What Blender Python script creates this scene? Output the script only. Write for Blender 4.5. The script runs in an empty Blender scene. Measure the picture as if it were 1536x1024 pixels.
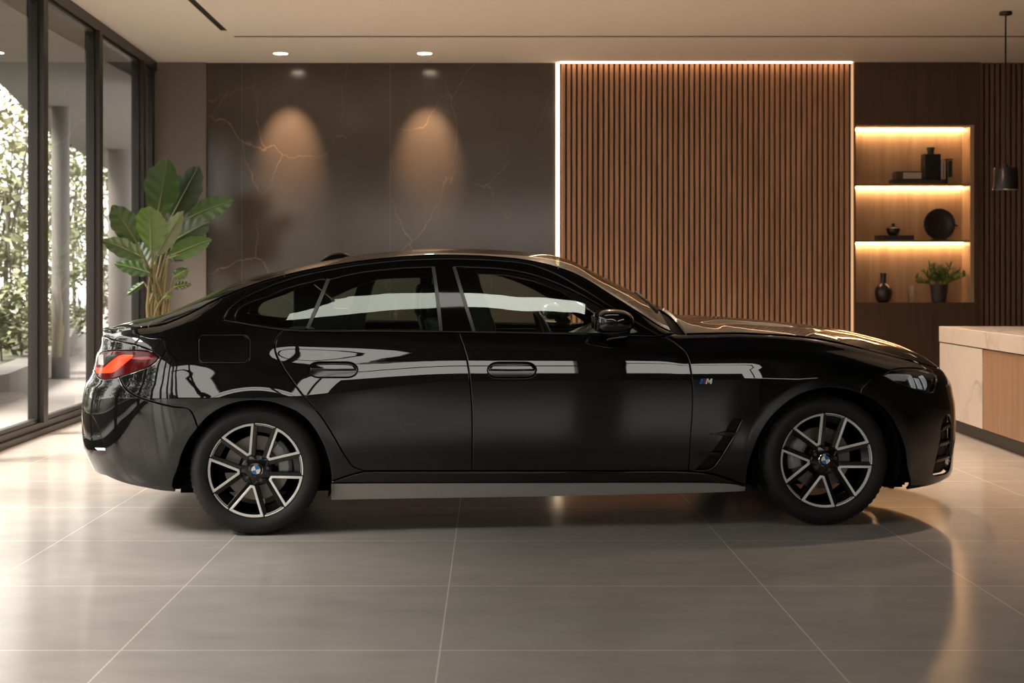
import bpy, bmesh, math, random
from mathutils import Vector, Matrix
from mathutils.geometry import delaunay_2d_cdt

random.seed(7)
SC = bpy.context.scene
COL = SC.collection
PI = math.pi
F, CX, CY, H = 2100.0, 736.0, 420.0, 1.257      # focal length (px), principal point, eye height (m)

# light levels
SKY = 5.0; EXPO = 0.0; PANEL_E = 4.6; PANEL_ON = True; PANEL_Y = 5.5; PANEL_HW = .25; SPOT_W = 360; SPOT_TILT = 36; BWIN = (2.05, 3.10); REAR_W = 560; SUN_E = 19; SUN_EL = 50
# ------------------------------------------------------------------ helpers
def lerp(a, b, t): return a + (b - a) * t
def sstep(a, b, x):
    t = min(1, max(0, (x - a) / (b - a))); return t * t * (3 - 2 * t)

def at(px, py, Y):
    return Vector(((px - CX) / F * Y, Y, H + (CY - py) / F * Y))

def tag(o, label=None, cat=None, group=None, kind=None):
    if label: o['label'] = label
    if cat: o['category'] = cat
    if group: o['group'] = group
    if kind: o['kind'] = kind
    return o

def empty(name, loc=(0, 0, 0), rz=0, parent=None):
    o = bpy.data.objects.new(name, None); COL.objects.link(o)
    o.empty_display_size = .1
    o.location = loc; o.rotation_euler = (0, 0, rz)
    if parent: o.parent = parent
    return o

def link(name, me, mat=None, parent=None):
    o = bpy.data.objects.new(name, me); COL.objects.link(o)
    if mat is not None:
        for m in (mat if isinstance(mat, (list, tuple)) else [mat]): me.materials.append(m)
    if parent: o.parent = parent
    return o

def mesh_obj(name, V, Fc, mat=None, parent=None, smooth=False, angle=None, midx=None):
    me = bpy.data.meshes.new(name)
    me.from_pydata([tuple(v) for v in V], [], Fc); me.update()
    if smooth:
        for p in me.polygons: p.use_smooth = True
    if midx:
        for p, i in zip(me.polygons, midx): p.material_index = i
    o = link(name, me, mat, parent)
    if angle is not None:
        me.set_sharp_from_angle(angle=math.radians(angle))
    return o

class MB:
    """collects shapes into one mesh"""
    def __init__(s): s.V = []; s.F = []; s.M = []
    def add(s, V, Fc, m=0):
        n = len(s.V); s.V += [Vector(v) for v in V]
        s.F += [tuple(i + n for i in f) for f in Fc]; s.M += [m] * len(Fc)
    def box(s, x0, x1, y0, y1, z0, z1, m=0):
        V = [(x, y, z) for x in (x0, x1) for y in (y0, y1) for z in (z0, z1)]
        s.add(V, [(0, 1, 3, 2), (4, 6, 7, 5), (0, 4, 5, 1), (2, 3, 7, 6), (0, 2, 6, 4), (1, 5, 7, 3)], m)
    def lathe(s, prof, n=48, c=(0, 0, 0), axis='z', m=0, cap=True):
        V = []; Fc = []
        k = len(prof)
        for i in range(n):
            a = 2 * PI * i / n; ca, sa = math.cos(a), math.sin(a)
            for r, h in prof:
                if axis == 'z': V.append((c[0] + r * ca, c[1] + r * sa, c[2] + h))
                elif axis == 'y': V.append((c[0] + r * ca, c[1] + h, c[2] + r * sa))
                else: V.append((c[0] + h, c[1] + r * ca, c[2] + r * sa))
        for i in range(n):
            j = (i + 1) % n
            for q in range(k - 1):
                Fc.append((i * k + q, j * k + q, j * k + q + 1, i * k + q + 1))
        if cap:
            if prof[0][0] > 1e-5: Fc.append(tuple(i * k for i in reversed(range(n))))
            if prof[-1][0] > 1e-5: Fc.append(tuple(i * k + k - 1 for i in range(n)))
        s.add(V, Fc, m)
    def tube(s, pts, r, n=8, m=0, cap=True):
        pts = [Vector(p) for p in pts]
        V = []; Fc = []
        rr = r if isinstance(r, (list, tuple)) else [r] * len(pts)
        up = None
        for i, p in enumerate(pts):
            d = (pts[min(i + 1, len(pts) - 1)] - pts[max(i - 1, 0)]).normalized()
            if up is None:
                up = Vector((0, 0, 1)) if abs(d.z) < .9 else Vector((1, 0, 0))
            x = d.cross(up).normalized(); y = x.cross(d).normalized(); up = y
            for q in range(n):
                a = 2 * PI * q / n
                V.append(p + (x * math.cos(a) + y * math.sin(a)) * rr[i])
        for i in range(len(pts) - 1):
            for q in range(n):
                q2 = (q + 1) % n
                Fc.append((i * n + q, i * n + q2, (i + 1) * n + q2, (i + 1) * n + q))
        if cap:
            Fc.append(tuple(reversed(range(n)))); Fc.append(tuple((len(pts) - 1) * n + q for q in range(n)))
        s.add(V, Fc, m)
    def prism(s, poly, y0, y1, m=0, fn=None):
        """polygon in x,z extruded along y"""
        n = len(poly)
        fn = fn or (lambda x, y, z: (x, y, z))
        V = [fn(x, y0, z) for x, z in poly] + [fn(x, y1, z) for x, z in poly]
        Fc = [tuple(range(n)), tuple(reversed(range(n, 2 * n)))]
        Fc += [(i, i + n, (i + 1) % n + n, (i + 1) % n) for i in range(n)]
        s.add(V, Fc, m)
    def build(s, name, mat=None, parent=None, smooth=None, bevel=0, seg=2, recalc=True):
        me = bpy.data.meshes.new(name)
        me.from_pydata([tuple(v) for v in s.V], [], s.F); me.update()
        for p, i in zip(me.polygons, s.M): p.material_index = i
        if recalc:
            bm = bmesh.new(); bm.from_mesh(me); bmesh.ops.recalc_face_normals(bm, faces=bm.faces); bm.to_mesh(me); bm.free()
        if smooth is not None:
            for p in me.polygons: p.use_smooth = True
            me.set_sharp_from_angle(angle=math.radians(smooth))
        o = link(name, me, mat, parent)
        if bevel:
            b = o.modifiers.new('bevel', 'BEVEL'); b.width = bevel; b.segments = seg; b.limit_method = 'ANGLE'
            b.harden_normals = False
        return o

class Pchip:
    def __init__(s, pts):
        pts = sorted(pts); s.x = [p[0] for p in pts]; s.y = [p[1] for p in pts]
        s.d = pslopes(s.x, s.y)
    def __call__(s, t): return peval(s.x, s.y, s.d, t)

def pslopes(x, y):
    n = len(x)
    h = [x[i + 1] - x[i] for i in range(n - 1)]
    m = [(y[i + 1] - y[i]) / h[i] for i in range(n - 1)]
    d = [0.0] * n
    if n == 2: return [m[0], m[0]]
    for i in range(1, n - 1):
        if m[i - 1] * m[i] > 0:
            w1 = 2 * h[i] + h[i - 1]; w2 = h[i] + 2 * h[i - 1]
            d[i] = (w1 + w2) / (w1 / m[i - 1] + w2 / m[i])
    d[0] = m[0] + (m[0] - d[1]) * .5; d[-1] = m[-1] + (m[-1] - d[-2]) * .5
    return d

def peval(x, y, d, t):
    n = len(x)
    if t <= x[0]: return y[0] + (t - x[0]) * d[0] if t > x[0] - .15 else y[0] - .15 * d[0]
    if t >= x[-1]: return y[-1] + (t - x[-1]) * d[-1] if t < x[-1] + .15 else y[-1] + .15 * d[-1]
    i = 0
    while t > x[i + 1]: i += 1
    h = x[i + 1] - x[i]; q = (t - x[i]) / h; q2 = q * q; q3 = q2 * q
    return (2 * q3 - 3 * q2 + 1) * y[i] + (q3 - 2 * q2 + q) * h * d[i] + (-2 * q3 + 3 * q2) * y[i + 1] + (q3 - q2) * h * d[i + 1]

def crom(pts, n=8, closed=False):
    """dense Catmull-Rom through 2-D points"""
    if len(pts) < 3: return [tuple(p) for p in pts]
    out = []
    N = len(pts)
    for i in range(N if closed else N - 1):
        if closed: p0, p1, p2, p3 = pts[i - 1], pts[i], pts[(i + 1) % N], pts[(i + 2) % N]
        else:
            p1, p2 = pts[i], pts[i + 1]
            p0 = pts[i - 1] if i > 0 else tuple(2 * a - b for a, b in zip(p1, p2))
            p3 = pts[i + 2] if i + 2 < N else tuple(2 * a - b for a, b in zip(p2, p1))
        # centripetal
        def dt(a, b): return max(1e-6, sum((q - r) ** 2 for q, r in zip(a, b)) ** .25)
        t0 = 0; t1 = t0 + dt(p0, p1); t2 = t1 + dt(p1, p2); t3 = t2 + dt(p2, p3)
        for k in range(n):
            t = t1 + (t2 - t1) * k / n
            def L(a, b, ta, tb): return tuple((tb - t) / (tb - ta) * q + (t - ta) / (tb - ta) * r for q, r in zip(a, b))
            A1 = L(p0, p1, t0, t1); A2 = L(p1, p2, t1, t2); A3 = L(p2, p3, t2, t3)
            B1 = L(A1, A2, t0, t2); B2 = L(A2, A3, t1, t3)
            out.append(L(B1, B2, t1, t2))
    if not closed: out.append(tuple(pts[-1]))
    return out

def resample(pts, step):
    out = [pts[0]]
    for a, b in zip(pts, pts[1:]):
        L = math.hypot(b[0] - a[0], b[1] - a[1])
        k = max(1, int(math.ceil(L / step)))
        for i in range(1, k + 1): out.append((lerp(a[0], b[0], i / k), lerp(a[1], b[1], i / k)))
    return out

def dedupe(pts, eps, closed=True):
    out = []
    for p in pts:
        if not out or math.hypot(p[0] - out[-1][0], p[1] - out[-1][1]) > eps: out.append(p)
    if closed and len(out) > 2 and math.hypot(out[0][0] - out[-1][0], out[0][1] - out[-1][1]) <= eps: out.pop()
    return out

def area2(p): return sum(p[i - 1][0] * p[i][1] - p[i][0] * p[i - 1][1] for i in range(len(p)))

def inset(poly, d):
    """offset a CCW polygon inward by d"""
    n = len(poly); out = []
    for i in range(n):
        a, b, c = poly[i - 1], poly[i], poly[(i + 1) % n]
        e1 = Vector((b[0] - a[0], b[1] - a[1])).normalized(); e2 = Vector((c[0] - b[0], c[1] - b[1])).normalized()
        n1 = Vector((-e1.y, e1.x)); n2 = Vector((-e2.y, e2.x))
        m = n1 + n2
        if m.length < 1e-6: m = n1.copy()
        m.normalize()
        k = d / max(.45, m.dot(n1))
        out.append((b[0] + m.x * k, b[1] + m.y * k))
    return out

def inside(poly, x, y):
    c = False; n = len(poly); j = n - 1
    for i in range(n):
        xi, yi = poly[i]; xj, yj = poly[j]
        if (yi > y) != (yj > y) and x < (xj - xi) * (y - yi) / (yj - yi) + xi: c = not c
        j = i
    return c

# ------------------------------------------------------------------ materials
def new_mat(name):
    m = bpy.data.materials.new(name); m.use_nodes = True
    nt = m.node_tree; nt.nodes.clear()
    out = nt.nodes.new('ShaderNodeOutputMaterial')
    return m, nt, out

def lk(nt, a, b): nt.links.new(a, b)

def principled(name, col, rough=.5, metal=0, ior=1.5, coat=0, coat_rough=.02, emit=None, estr=0, noise=None, bump=None, spec=None, trans=0):
    m, nt, out = new_mat(name)
    b = nt.nodes.new('ShaderNodeBsdfPrincipled'); lk(nt, b.outputs[0], out.inputs[0])
    I = b.inputs
    I['Base Color'].default_value = (*col, 1); I['Roughness'].default_value = rough; I['Metallic'].default_value = metal
    I['IOR'].default_value = ior; I['Coat Weight'].default_value = coat; I['Coat Roughness'].default_value = coat_rough
    if spec is not None: I['Specular IOR Level'].default_value = spec
    if trans: I['Transmission Weight'].default_value = trans
    if emit: I['Emission Color'].default_value = (*emit, 1); I['Emission Strength'].default_value = estr
    if noise:                                   # (scale vector, amount): procedural colour variation
        tc = nt.nodes.new('ShaderNodeTexCoord'); mp = nt.nodes.new('ShaderNodeMapping'); mp.inputs['Scale'].default_value = noise[0]
        nz = nt.nodes.new('ShaderNodeTexNoise'); nz.inputs['Scale'].default_value = 1; nz.inputs['Detail'].default_value = 5
        lk(nt, tc.outputs['Object'], mp.inputs[0]); lk(nt, mp.outputs[0], nz.inputs['Vector'])
        rp = nt.nodes.new('ShaderNodeValToRGB')
        a = noise[1]
        rp.color_ramp.elements[0].position = .3; rp.color_ramp.elements[1].position = .7
        rp.color_ramp.elements[0].color = (*[c * (1 - a) for c in col], 1); rp.color_ramp.elements[1].color = (*[min(1, c * (1 + a)) for c in col], 1)
        lk(nt, nz.outputs['Fac'], rp.inputs[0]); lk(nt, rp.outputs[0], I['Base Color'])
        if bump:
            bp = nt.nodes.new('ShaderNodeBump'); bp.inputs['Strength'].default_value = bump; bp.inputs['Distance'].default_value = .01
            lk(nt, nz.outputs['Fac'], bp.inputs['Height']); lk(nt, bp.outputs[0], I['Normal'])
    return m

def emission(name, col, s):
    m, nt, out = new_mat(name)
    e = nt.nodes.new('ShaderNodeEmission'); e.inputs[0].default_value = (*col, 1); e.inputs[1].default_value = s
    lk(nt, e.outputs[0], out.inputs[0]); return m

def thin_glass(name, tint, f0=.07, rough=0.0, tintr=(1, 1, 1)):
    m, nt, out = new_mat(name)
    tr = nt.nodes.new('ShaderNodeBsdfTransparent'); tr.inputs[0].default_value = (*tint, 1)
    gl = nt.nodes.new('ShaderNodeBsdfGlossy'); gl.inputs['Roughness'].default_value = rough; gl.inputs[0].default_value = (*tintr, 1)
    ge = nt.nodes.new('ShaderNodeNewGeometry')
    dp = nt.nodes.new('ShaderNodeVectorMath'); dp.operation = 'DOT_PRODUCT'
    lk(nt, ge.outputs['Incoming'], dp.inputs[0]); lk(nt, ge.outputs['Normal'], dp.inputs[1])
    ab = nt.nodes.new('ShaderNodeMath'); ab.operation = 'ABSOLUTE'; lk(nt, dp.outputs['Value'], ab.inputs[0])
    su = nt.nodes.new('ShaderNodeMath'); su.operation = 'SUBTRACT'; su.inputs[0].default_value = 1; lk(nt, ab.outputs[0], su.inputs[1])
    pw = nt.nodes.new('ShaderNodeMath'); pw.operation = 'POWER'; pw.inputs[1].default_value = 5; lk(nt, su.outputs[0], pw.inputs[0])
    ma = nt.nodes.new('ShaderNodeMath'); ma.operation = 'MULTIPLY_ADD'; ma.inputs[1].default_value = 1 - f0; ma.inputs[2].default_value = f0
    lk(nt, pw.outputs[0], ma.inputs[0])
    mx = nt.nodes.new('ShaderNodeMixShader'); lk(nt, ma.outputs[0], mx.inputs[0]); lk(nt, tr.outputs[0], mx.inputs[1]); lk(nt, gl.outputs[0], mx.inputs[2])
    lk(nt, mx.outputs[0], out.inputs[0]); return m

def wood(name, c1, c2, rough=.42, scale=(14, 14, 1.1), ior=1.45):
    m, nt, out = new_mat(name)
    b = nt.nodes.new('ShaderNodeBsdfPrincipled'); lk(nt, b.outputs[0], out.inputs[0])
    b.inputs['Roughness'].default_value = rough; b.inputs['IOR'].default_value = ior
    tc = nt.nodes.new('ShaderNodeTexCoord'); mp = nt.nodes.new('ShaderNodeMapping'); mp.inputs['Scale'].default_value = scale
    nz = nt.nodes.new('ShaderNodeTexNoise'); nz.inputs['Scale'].default_value = 1; nz.inputs['Detail'].default_value = 6; nz.inputs['Distortion'].default_value = .6
    lk(nt, tc.outputs['Object'], mp.inputs[0]); lk(nt, mp.outputs[0], nz.inputs['Vector'])
    rp = nt.nodes.new('ShaderNodeValToRGB'); rp.color_ramp.elements[0].color = (*c1, 1); rp.color_ramp.elements[1].color = (*c2, 1)
    rp.color_ramp.elements[0].position = .3; rp.color_ramp.elements[1].position = .72
    lk(nt, nz.outputs['Fac'], rp.inputs[0]); lk(nt, rp.outputs[0], b.inputs['Base Color'])
    return m

def marble(name, base, base2, vein, vscale=.55, width=.012, rough=.12, ior=1.5, joints=None, vein_amt=.8, axis=None, vrot=.5):
    """veins are the cell edges of a noise-warped Voronoi field"""
    m, nt, out = new_mat(name)
    N = nt.nodes.new
    b = N('ShaderNodeBsdfPrincipled'); lk(nt, b.outputs[0], out.inputs[0])
    b.inputs['Roughness'].default_value = rough; b.inputs['IOR'].default_value = ior
    tc = N('ShaderNodeTexCoord'); mp = N('ShaderNodeMapping'); mp.inputs['Rotation'].default_value = (0, vrot, 0)
    mp.inputs['Scale'].default_value = (1, 1, .62)
    lk(nt, tc.outputs['Object'], mp.inputs[0])
    nz = N('ShaderNodeTexNoise'); nz.inputs['Scale'].default_value = 1.6; nz.inputs['Detail'].default_value = 6
    lk(nt, mp.outputs[0], nz.inputs['Vector'])
    vm = N('ShaderNodeVectorMath'); vm.operation = 'MULTIPLY_ADD'; vm.inputs[1].default_value = (.55, .55, .55)
    lk(nt, nz.outputs['Color'], vm.inputs[0]); lk(nt, mp.outputs[0], vm.inputs[2])
    vo = N('ShaderNodeTexVoronoi'); vo.feature = 'DISTANCE_TO_EDGE'; vo.inputs['Scale'].default_value = vscale
    lk(nt, vm.outputs[0], vo.inputs['Vector'])
    mr = N('ShaderNodeMapRange'); mr.inputs['From Min'].default_value = 0; mr.inputs['From Max'].default_value = width
    mr.inputs['To Min'].default_value = 1; mr.inputs['To Max'].default_value = 0
    lk(nt, vo.outputs['Distance'], mr.inputs['Value'])
    n2 = N('ShaderNodeTexNoise'); n2.inputs['Scale'].default_value = 1.1; n2.inputs['Detail'].default_value = 3
    lk(nt, tc.outputs['Object'], n2.inputs['Vector'])
    m2 = N('ShaderNodeMapRange'); m2.inputs['From Min'].default_value = .42; m2.inputs['From Max'].default_value = .68; m2.inputs['To Max'].default_value = vein_amt
    lk(nt, n2.outputs['Fac'], m2.inputs['Value'])
    mu = N('ShaderNodeMath'); mu.operation = 'MULTIPLY'; lk(nt, mr.outputs[0], mu.inputs[0]); lk(nt, m2.outputs[0], mu.inputs[1])
    n3 = N('ShaderNodeTexNoise'); n3.inputs['Scale'].default_value = 2.3; n3.inputs['Detail'].default_value = 8; lk(nt, tc.outputs['Object'], n3.inputs['Vector'])
    mb = N('ShaderNodeMix'); mb.data_type = 'RGBA'; mb.inputs['A'].default_value = (*base, 1); mb.inputs['B'].default_value = (*base2, 1)
    lk(nt, n3.outputs['Fac'], mb.inputs['Factor'])
    mv = N('ShaderNodeMix'); mv.data_type = 'RGBA'; mv.inputs['B'].default_value = (*vein, 1)
    lk(nt, mu.outputs[0], mv.inputs['Factor']); lk(nt, mb.outputs['Result'], mv.inputs['A'])
    last = mv.outputs['Result']
    if joints:
        sx = N('ShaderNodeSeparateXYZ'); lk(nt, tc.outputs['Object'], sx.inputs[0])
        for j in joints:
            d = N('ShaderNodeMath'); d.operation = 'SUBTRACT'; d.inputs[1].default_value = j; lk(nt, sx.outputs['X'], d.inputs[0])
            a = N('ShaderNodeMath'); a.operation = 'ABSOLUTE'; lk(nt, d.outputs[0], a.inputs[0])
            l = N('ShaderNodeMath'); l.operation = 'LESS_THAN'; l.inputs[1].default_value = .004; lk(nt, a.outputs[0], l.inputs[0])
            s2 = N('ShaderNodeMath'); s2.operation = 'MULTIPLY'; s2.inputs[1].default_value = .45; lk(nt, l.outputs[0], s2.inputs[0])
            mj = N('ShaderNodeMix'); mj.data_type = 'RGBA'; mj.inputs['B'].default_value = (*[c * 2.1 for c in base2], 1)
            lk(nt, s2.outputs[0], mj.inputs['Factor']); lk(nt, last, mj.inputs['A']); last = mj.outputs['Result']
    lk(nt, last, b.inputs['Base Color'])
    return m

def floor_mat():
    """large grey porcelain tiles with thin pale joints"""
    m, nt, out = new_mat('porcelain_tile'); N = nt.nodes.new
    b = N('ShaderNodeBsdfPrincipled'); lk(nt, b.outputs[0], out.inputs[0])
    tc = N('ShaderNodeTexCoord'); sx = N('ShaderNodeSeparateXYZ'); lk(nt, tc.outputs['Object'], sx.inputs[0])
    mp = N('ShaderNodeMapping'); mp.inputs['Scale'].default_value = (1.2, 2.6, 1); lk(nt, tc.outputs['Object'], mp.inputs[0])
    nz = N('ShaderNodeTexNoise'); nz.inputs['Scale'].default_value = 2.2; nz.inputs['Detail'].default_value = 9; nz.inputs['Roughness'].default_value = .62
    lk(nt, mp.outputs[0], nz.inputs['Vector'])
    rp = N('ShaderNodeValToRGB'); E = rp.color_ramp.elements
    E[0].position = .3; E[0].color = (*FLOOR1, 1); E[1].position = .75; E[1].color = (*FLOOR2, 1)
    lk(nt, nz.outputs['Fac'], rp.inputs[0])
    acc = None
    def near(sock, v, w):
        d = N('ShaderNodeMath'); d.operation = 'SUBTRACT'; d.inputs[1].default_value = v; lk(nt, sock, d.inputs[0])
        a = N('ShaderNodeMath'); a.operation = 'ABSOLUTE'; lk(nt, d.outputs[0], a.inputs[0])
        l = N('ShaderNodeMath'); l.operation = 'LESS_THAN'; l.inputs[1].default_value = w; lk(nt, a.outputs[0], l.inputs[0])
        return l.outputs[0]
    for v in (-6.5, -5.4, -4.25, -3.15, -2.08, -1.257, -.172, 1.12, 2.0, 3.1, 4.2, 5.3, 6.4, 7.5, 8.6):
        o = near(sx.outputs['X'], v, .0022)
        if acc is None: acc = o
        else:
            mx = N('ShaderNodeMath'); mx.operation = 'MAXIMUM'; lk(nt, acc, mx.inputs[0]); lk(nt, o, mx.inputs[1]); acc = mx.outputs[0]
    ad = N('ShaderNodeMath'); ad.operation = 'ADD'; ad.inputs[1].default_value = 20.25; lk(nt, sx.outputs['Y'], ad.inputs[0])   # rows every metre
    fr = N('ShaderNodeMath'); fr.operation = 'FRACT'; lk(nt, ad.outputs[0], fr.inputs[0])
    o = near(fr.outputs[0], .005, .0032)
    mx = N('ShaderNodeMath'); mx.operation = 'MAXIMUM'; lk(nt, acc, mx.inputs[0]); lk(nt, o, mx.inputs[1]); acc = mx.outputs[0]
    hf = N('ShaderNodeMath'); hf.operation = 'MULTIPLY'; hf.inputs[1].default_value = .9; lk(nt, acc, hf.inputs[0])
    mj = N('ShaderNodeMix'); mj.data_type = 'RGBA'; mj.inputs['B'].default_value = (.64, .59, .54, 1)
    lk(nt, hf.outputs[0], mj.inputs['Factor']); lk(nt, rp.outputs[0], mj.inputs['A'])
    lk(nt, mj.outputs['Result'], b.inputs['Base Color'])
    mr = N('ShaderNodeMapRange'); mr.inputs['To Min'].default_value = .13; mr.inputs['To Max'].default_value = .20
    lk(nt, nz.outputs['Fac'], mr.inputs['Value']); lk(nt, mr.outputs[0], b.inputs['Roughness'])
    b.inputs['IOR'].default_value = 1.21
    return m

FLOOR1 = (.305, .280, .262); FLOOR2 = (.365, .338, .318)

PAINT = principled('black_paint', (.003, .003, .0032), .28, ior=1.5, coat=1, coat_rough=0.0)
PAINT.node_tree.nodes['Principled BSDF'].inputs['Coat IOR'].default_value = 1.62
PAINT.node_tree.nodes['Principled BSDF'].inputs['Specular IOR Level'].default_value = .05
GLOSS = principled('gloss_black_trim', (.004, .004, .004), .06)
DARK = principled('dark_plastic', (.006, .006, .006), .55, spec=.25)
LINER = principled('matt_black', (.003, .003, .003), .9, spec=.1)
SATIN = principled('satin_dark_metal', (.10, .092, .086), .35, .5)
SKIRT = principled('grey_skirt', (.32, .30, .285), .4)
RUBBER = principled('tyre_rubber', (.012, .0115, .011), .62, spec=.35, noise=((90, 90, 90), .25))
RIMB = principled('gloss_black_rim', (.004, .004, .004), .12)
RIMS = principled('machined_rim_face', (.80, .775, .75), .34, .25)
STEEL = principled('brake_steel', (.24, .215, .195), .38, .7)
CALIPER = principled('caliper_grey', (.42, .42, .41), .4, .3)
CHROME = principled('chrome', (.8, .8, .8), .08, 1)
GLASSF = thin_glass('front_tinted_glass', (.93, 1, .94), .12, tintr=(.90, 1, .93))
GLASSR = thin_glass('rear_privacy_glass', (.72, .84, .76), .085, tintr=(.90, 1, .93))
GLASSW = thin_glass('windscreen_glass', (.62, .68, .60), .08)
GLASSH = thin_glass('hatch_glass', (.10, .11, .10), .08)
LENS = thin_glass('headlight_lens', (.85, .87, .88), .05)
LEATHER = principled('black_leather', (.010, .010, .010), .5, noise=((60, 60, 60), .3))
HEADLINER = principled('dark_headliner', (.05, .048, .045), .9)
WHITEP = principled('white_light_guide', (.75, .76, .78), .25, emit=(.9, .95, 1), estr=.12)
SMOKE = principled('smoked_housing', (.015, .015, .016), .2)
GREYL = principled('pale_grey_reflector', (.80, .80, .84), .25, 0)
RED = principled('dark_red_lens', (.085, .003, .004), .10, spec=.25)
ORANGE = principled('lit_red_light_band', (.8, .05, .015), .15, emit=(1, .055, .012), estr=.85, spec=.2)
PINK = principled('pale_red_lens', (.42, .09, .10), .15, spec=.25)
WHITEL = principled('clear_grey_lens', (.48, .46, .45), .15)
BLUE = principled('enamel_blue', (.02, .16, .42), .2)
BLUED = principled('enamel_dark_blue', (.03, .05, .22), .2)
REDE = principled('enamel_red', (.5, .03, .03), .2)
WHITEE = principled('enamel_white', (.8, .8, .8), .25)

# ------------------------------------------------------------------ the car's surface
UF_P = 2.6; UR_P = 3.0
P0 = Vector((-1.1555, 6.874)); P1 = Vector((1.7204, 7.154))
DIR = (P1 - P0).normalized(); WB = (P1 - P0).length
NRM = Vector((DIR.y, -DIR.x)); PSI = math.atan2(DIR.y, DIR.x)
TB = .90
R0 = P0 - NRM * TB
EYE = Vector((0, 0, H))

def loc2px(u, b, w):
    X = R0.x + DIR.x * u + NRM.x * b; Y = R0.y + DIR.y * u + NRM.y * b
    return CX + F * X / Y, CY - F * (w - H) / Y

def px_plane(px, py, b):
    dx, dz = (px - CX) / F, (CY - py) / F
    den = dx * NRM.x + NRM.y
    t = (b + R0.x * NRM.x + R0.y * NRM.y) / den
    X, Y = dx * t, t
    return (X - R0.x) * DIR.x + (Y - R0.y) * DIR.y, H + dz * t

U0F, LQF = 2.75, .95
U0R, LQR = -.25, .62
SMAX = U0F + LQF * PI / 2; SMIN = U0R - LQR * PI / 2

_be_px = [(150, .80), (230, .775), (300, .735), (387, .712), (426, .698), (465, .682), (556, .656), (661, .642), (765, .645), (843, .685), (867, .71), (921, .765), (960, .79), (1000, .802), (1060, .806), (1154, .815), (1245, .815), (1371, .80), (1420, .79)]
be_t = Pchip([(px_plane(x, 440, .72)[0], v) for x, v in _be_px])
_E_px = [(166, 496.5), (178, 492.5), (205, 489), (230, 486), (260, 476), (300, 459), (335, 443), (387, 423), (426, 412), (465, 403), (500, 396.5), (556, 388.5), (610, 383.5), (661, 381.5), (715, 382.5), (765, 386), (800, 391), (843, 402), (867, 411.5), (921, 444), (960, 468.5), (1000, 493), (1020, 499.5), (1060, 498.5), (1102, 498), (1154, 500), (1206, 503.5), (1245, 508), (1277, 513), (1329, 526), (1368, 538.5)]

def fac_f(u, uf=3.70):
    x = min(.999, max(0, (u - U0F) / (uf - U0F))); return (1 - x ** UF_P) ** (1 / UF_P)
def fac_r(u, ur=-.86):
    x = min(.999, max(0, (U0R - u) / (U0R - ur))); return (1 - x ** UR_P) ** (1 / UR_P)
def u2s(u, uf=3.70, ur=-.86):
    if u > U0F: return U0F + LQF * math.asin(min(1, (u - U0F) / (uf - U0F)))
    if u < U0R: return U0R - LQR * math.asin(min(1, (U0R - u) / (U0R - ur)))
    return u
_e = []
for x, y in _E_px:
    b = .7
    for _ in range(6):
        u, w = px_plane(x, y, b); b = be_t(u) * fac_f(u) * fac_r(u)
    _e.append((u2s(u), w))
W_TAIL = _e[0][1]
W_TIP = px_plane(1404, 549, 0)[1]
_e = [(SMIN, W_TAIL - .004), (SMIN + .25, W_TAIL - .002)] + [p for p in _e if p[0] > SMIN + .3]
_ls = _e[-1]
_e.append((lerp(_ls[0], SMAX, .55), lerp(_ls[1], W_TIP, .80))); _e.append((SMAX, W_TIP))
we_t = Pchip(_e)
_belt_px = [(300, 484), (340, 482), (387, 488), (426, 495), (465, 496.5), (660, 497), (688, 498), (800, 500), (900, 502), (997, 505.5), (1060, 507)]
belt_t = Pchip([px_plane(x, y, .875) for x, y in _belt_px])
ARCH = [(0.0, .315, .412), (WB, .333, .438)]

def smin(a, b, k=.03):
    h = max(k - abs(a - b), 0) / k
    return min(a, b) - h * h * k * .25

def crease(s):
    return smin(.757 - .075 * (1 - sstep(.05, 1.05, s)), smin(belt_t(min(2.5, max(-.6, s))), we_t(s) - .05) - .12)

def B(s, w):
    """half-breadth of the body at station s and height w (before the corners close)"""
    we = we_t(s); u = min(3.6, max(-.8, s))
    be = be_t(u)
    wb = smin(belt_t(min(2.5, max(-.6, s))), we - .05)
    wc = smin(.757 - .075 * (1 - sstep(.05, 1.05, s)), wb - .12)
    if w <= wc:
        k4 = min(.60, wc - .12); k3 = min(.42, k4 - .08)
        xs = [.10, .19, .30, k3, k4, wc]; ys = [.80, .848, .882, .8995, .9135, .9225]
        d = pslopes(xs, ys); d[-1] = .045
        b = peval(xs, ys, d, w)
    else:
        h = wb - wc; g = we - wb
        bb = .886
        q = sstep(.08, .3, g)                       # how much greenhouse stands above the belt here
        bb = lerp(lerp(be, .905, .62), .886, q)
        xs = [wc, wc + .27 * h, wc + .53 * h, wb - .22 * h, wb, lerp(wb, we, .5), we]
        mid = lerp(bb, be, .5) + lerp(.010, max(.004, .18 * g * g), q)
        y1 = .9225 - .0232 * h; y2 = y1 - .030 * h
        ys = [.9225, y1, y2, lerp(y2, bb, .37), bb, mid, be]
        d = pslopes(xs, ys); d[0] = -.075
        b = peval(xs, ys, d, w)
    # flared wheel arches
    for (ua, wa, ra) in ARCH:
        r = math.hypot(s - ua, w - wa)
        x = (r - ra) / .20
        if x < 1:
            k = sstep(.12, .34, w)
            z_ = max(0, x) if abs(x) > .08 else (x + .08) ** 2 / .32
            b += (.007 if ua < 1 else .015) * k * (1 - z_) ** 2
    return b

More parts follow.
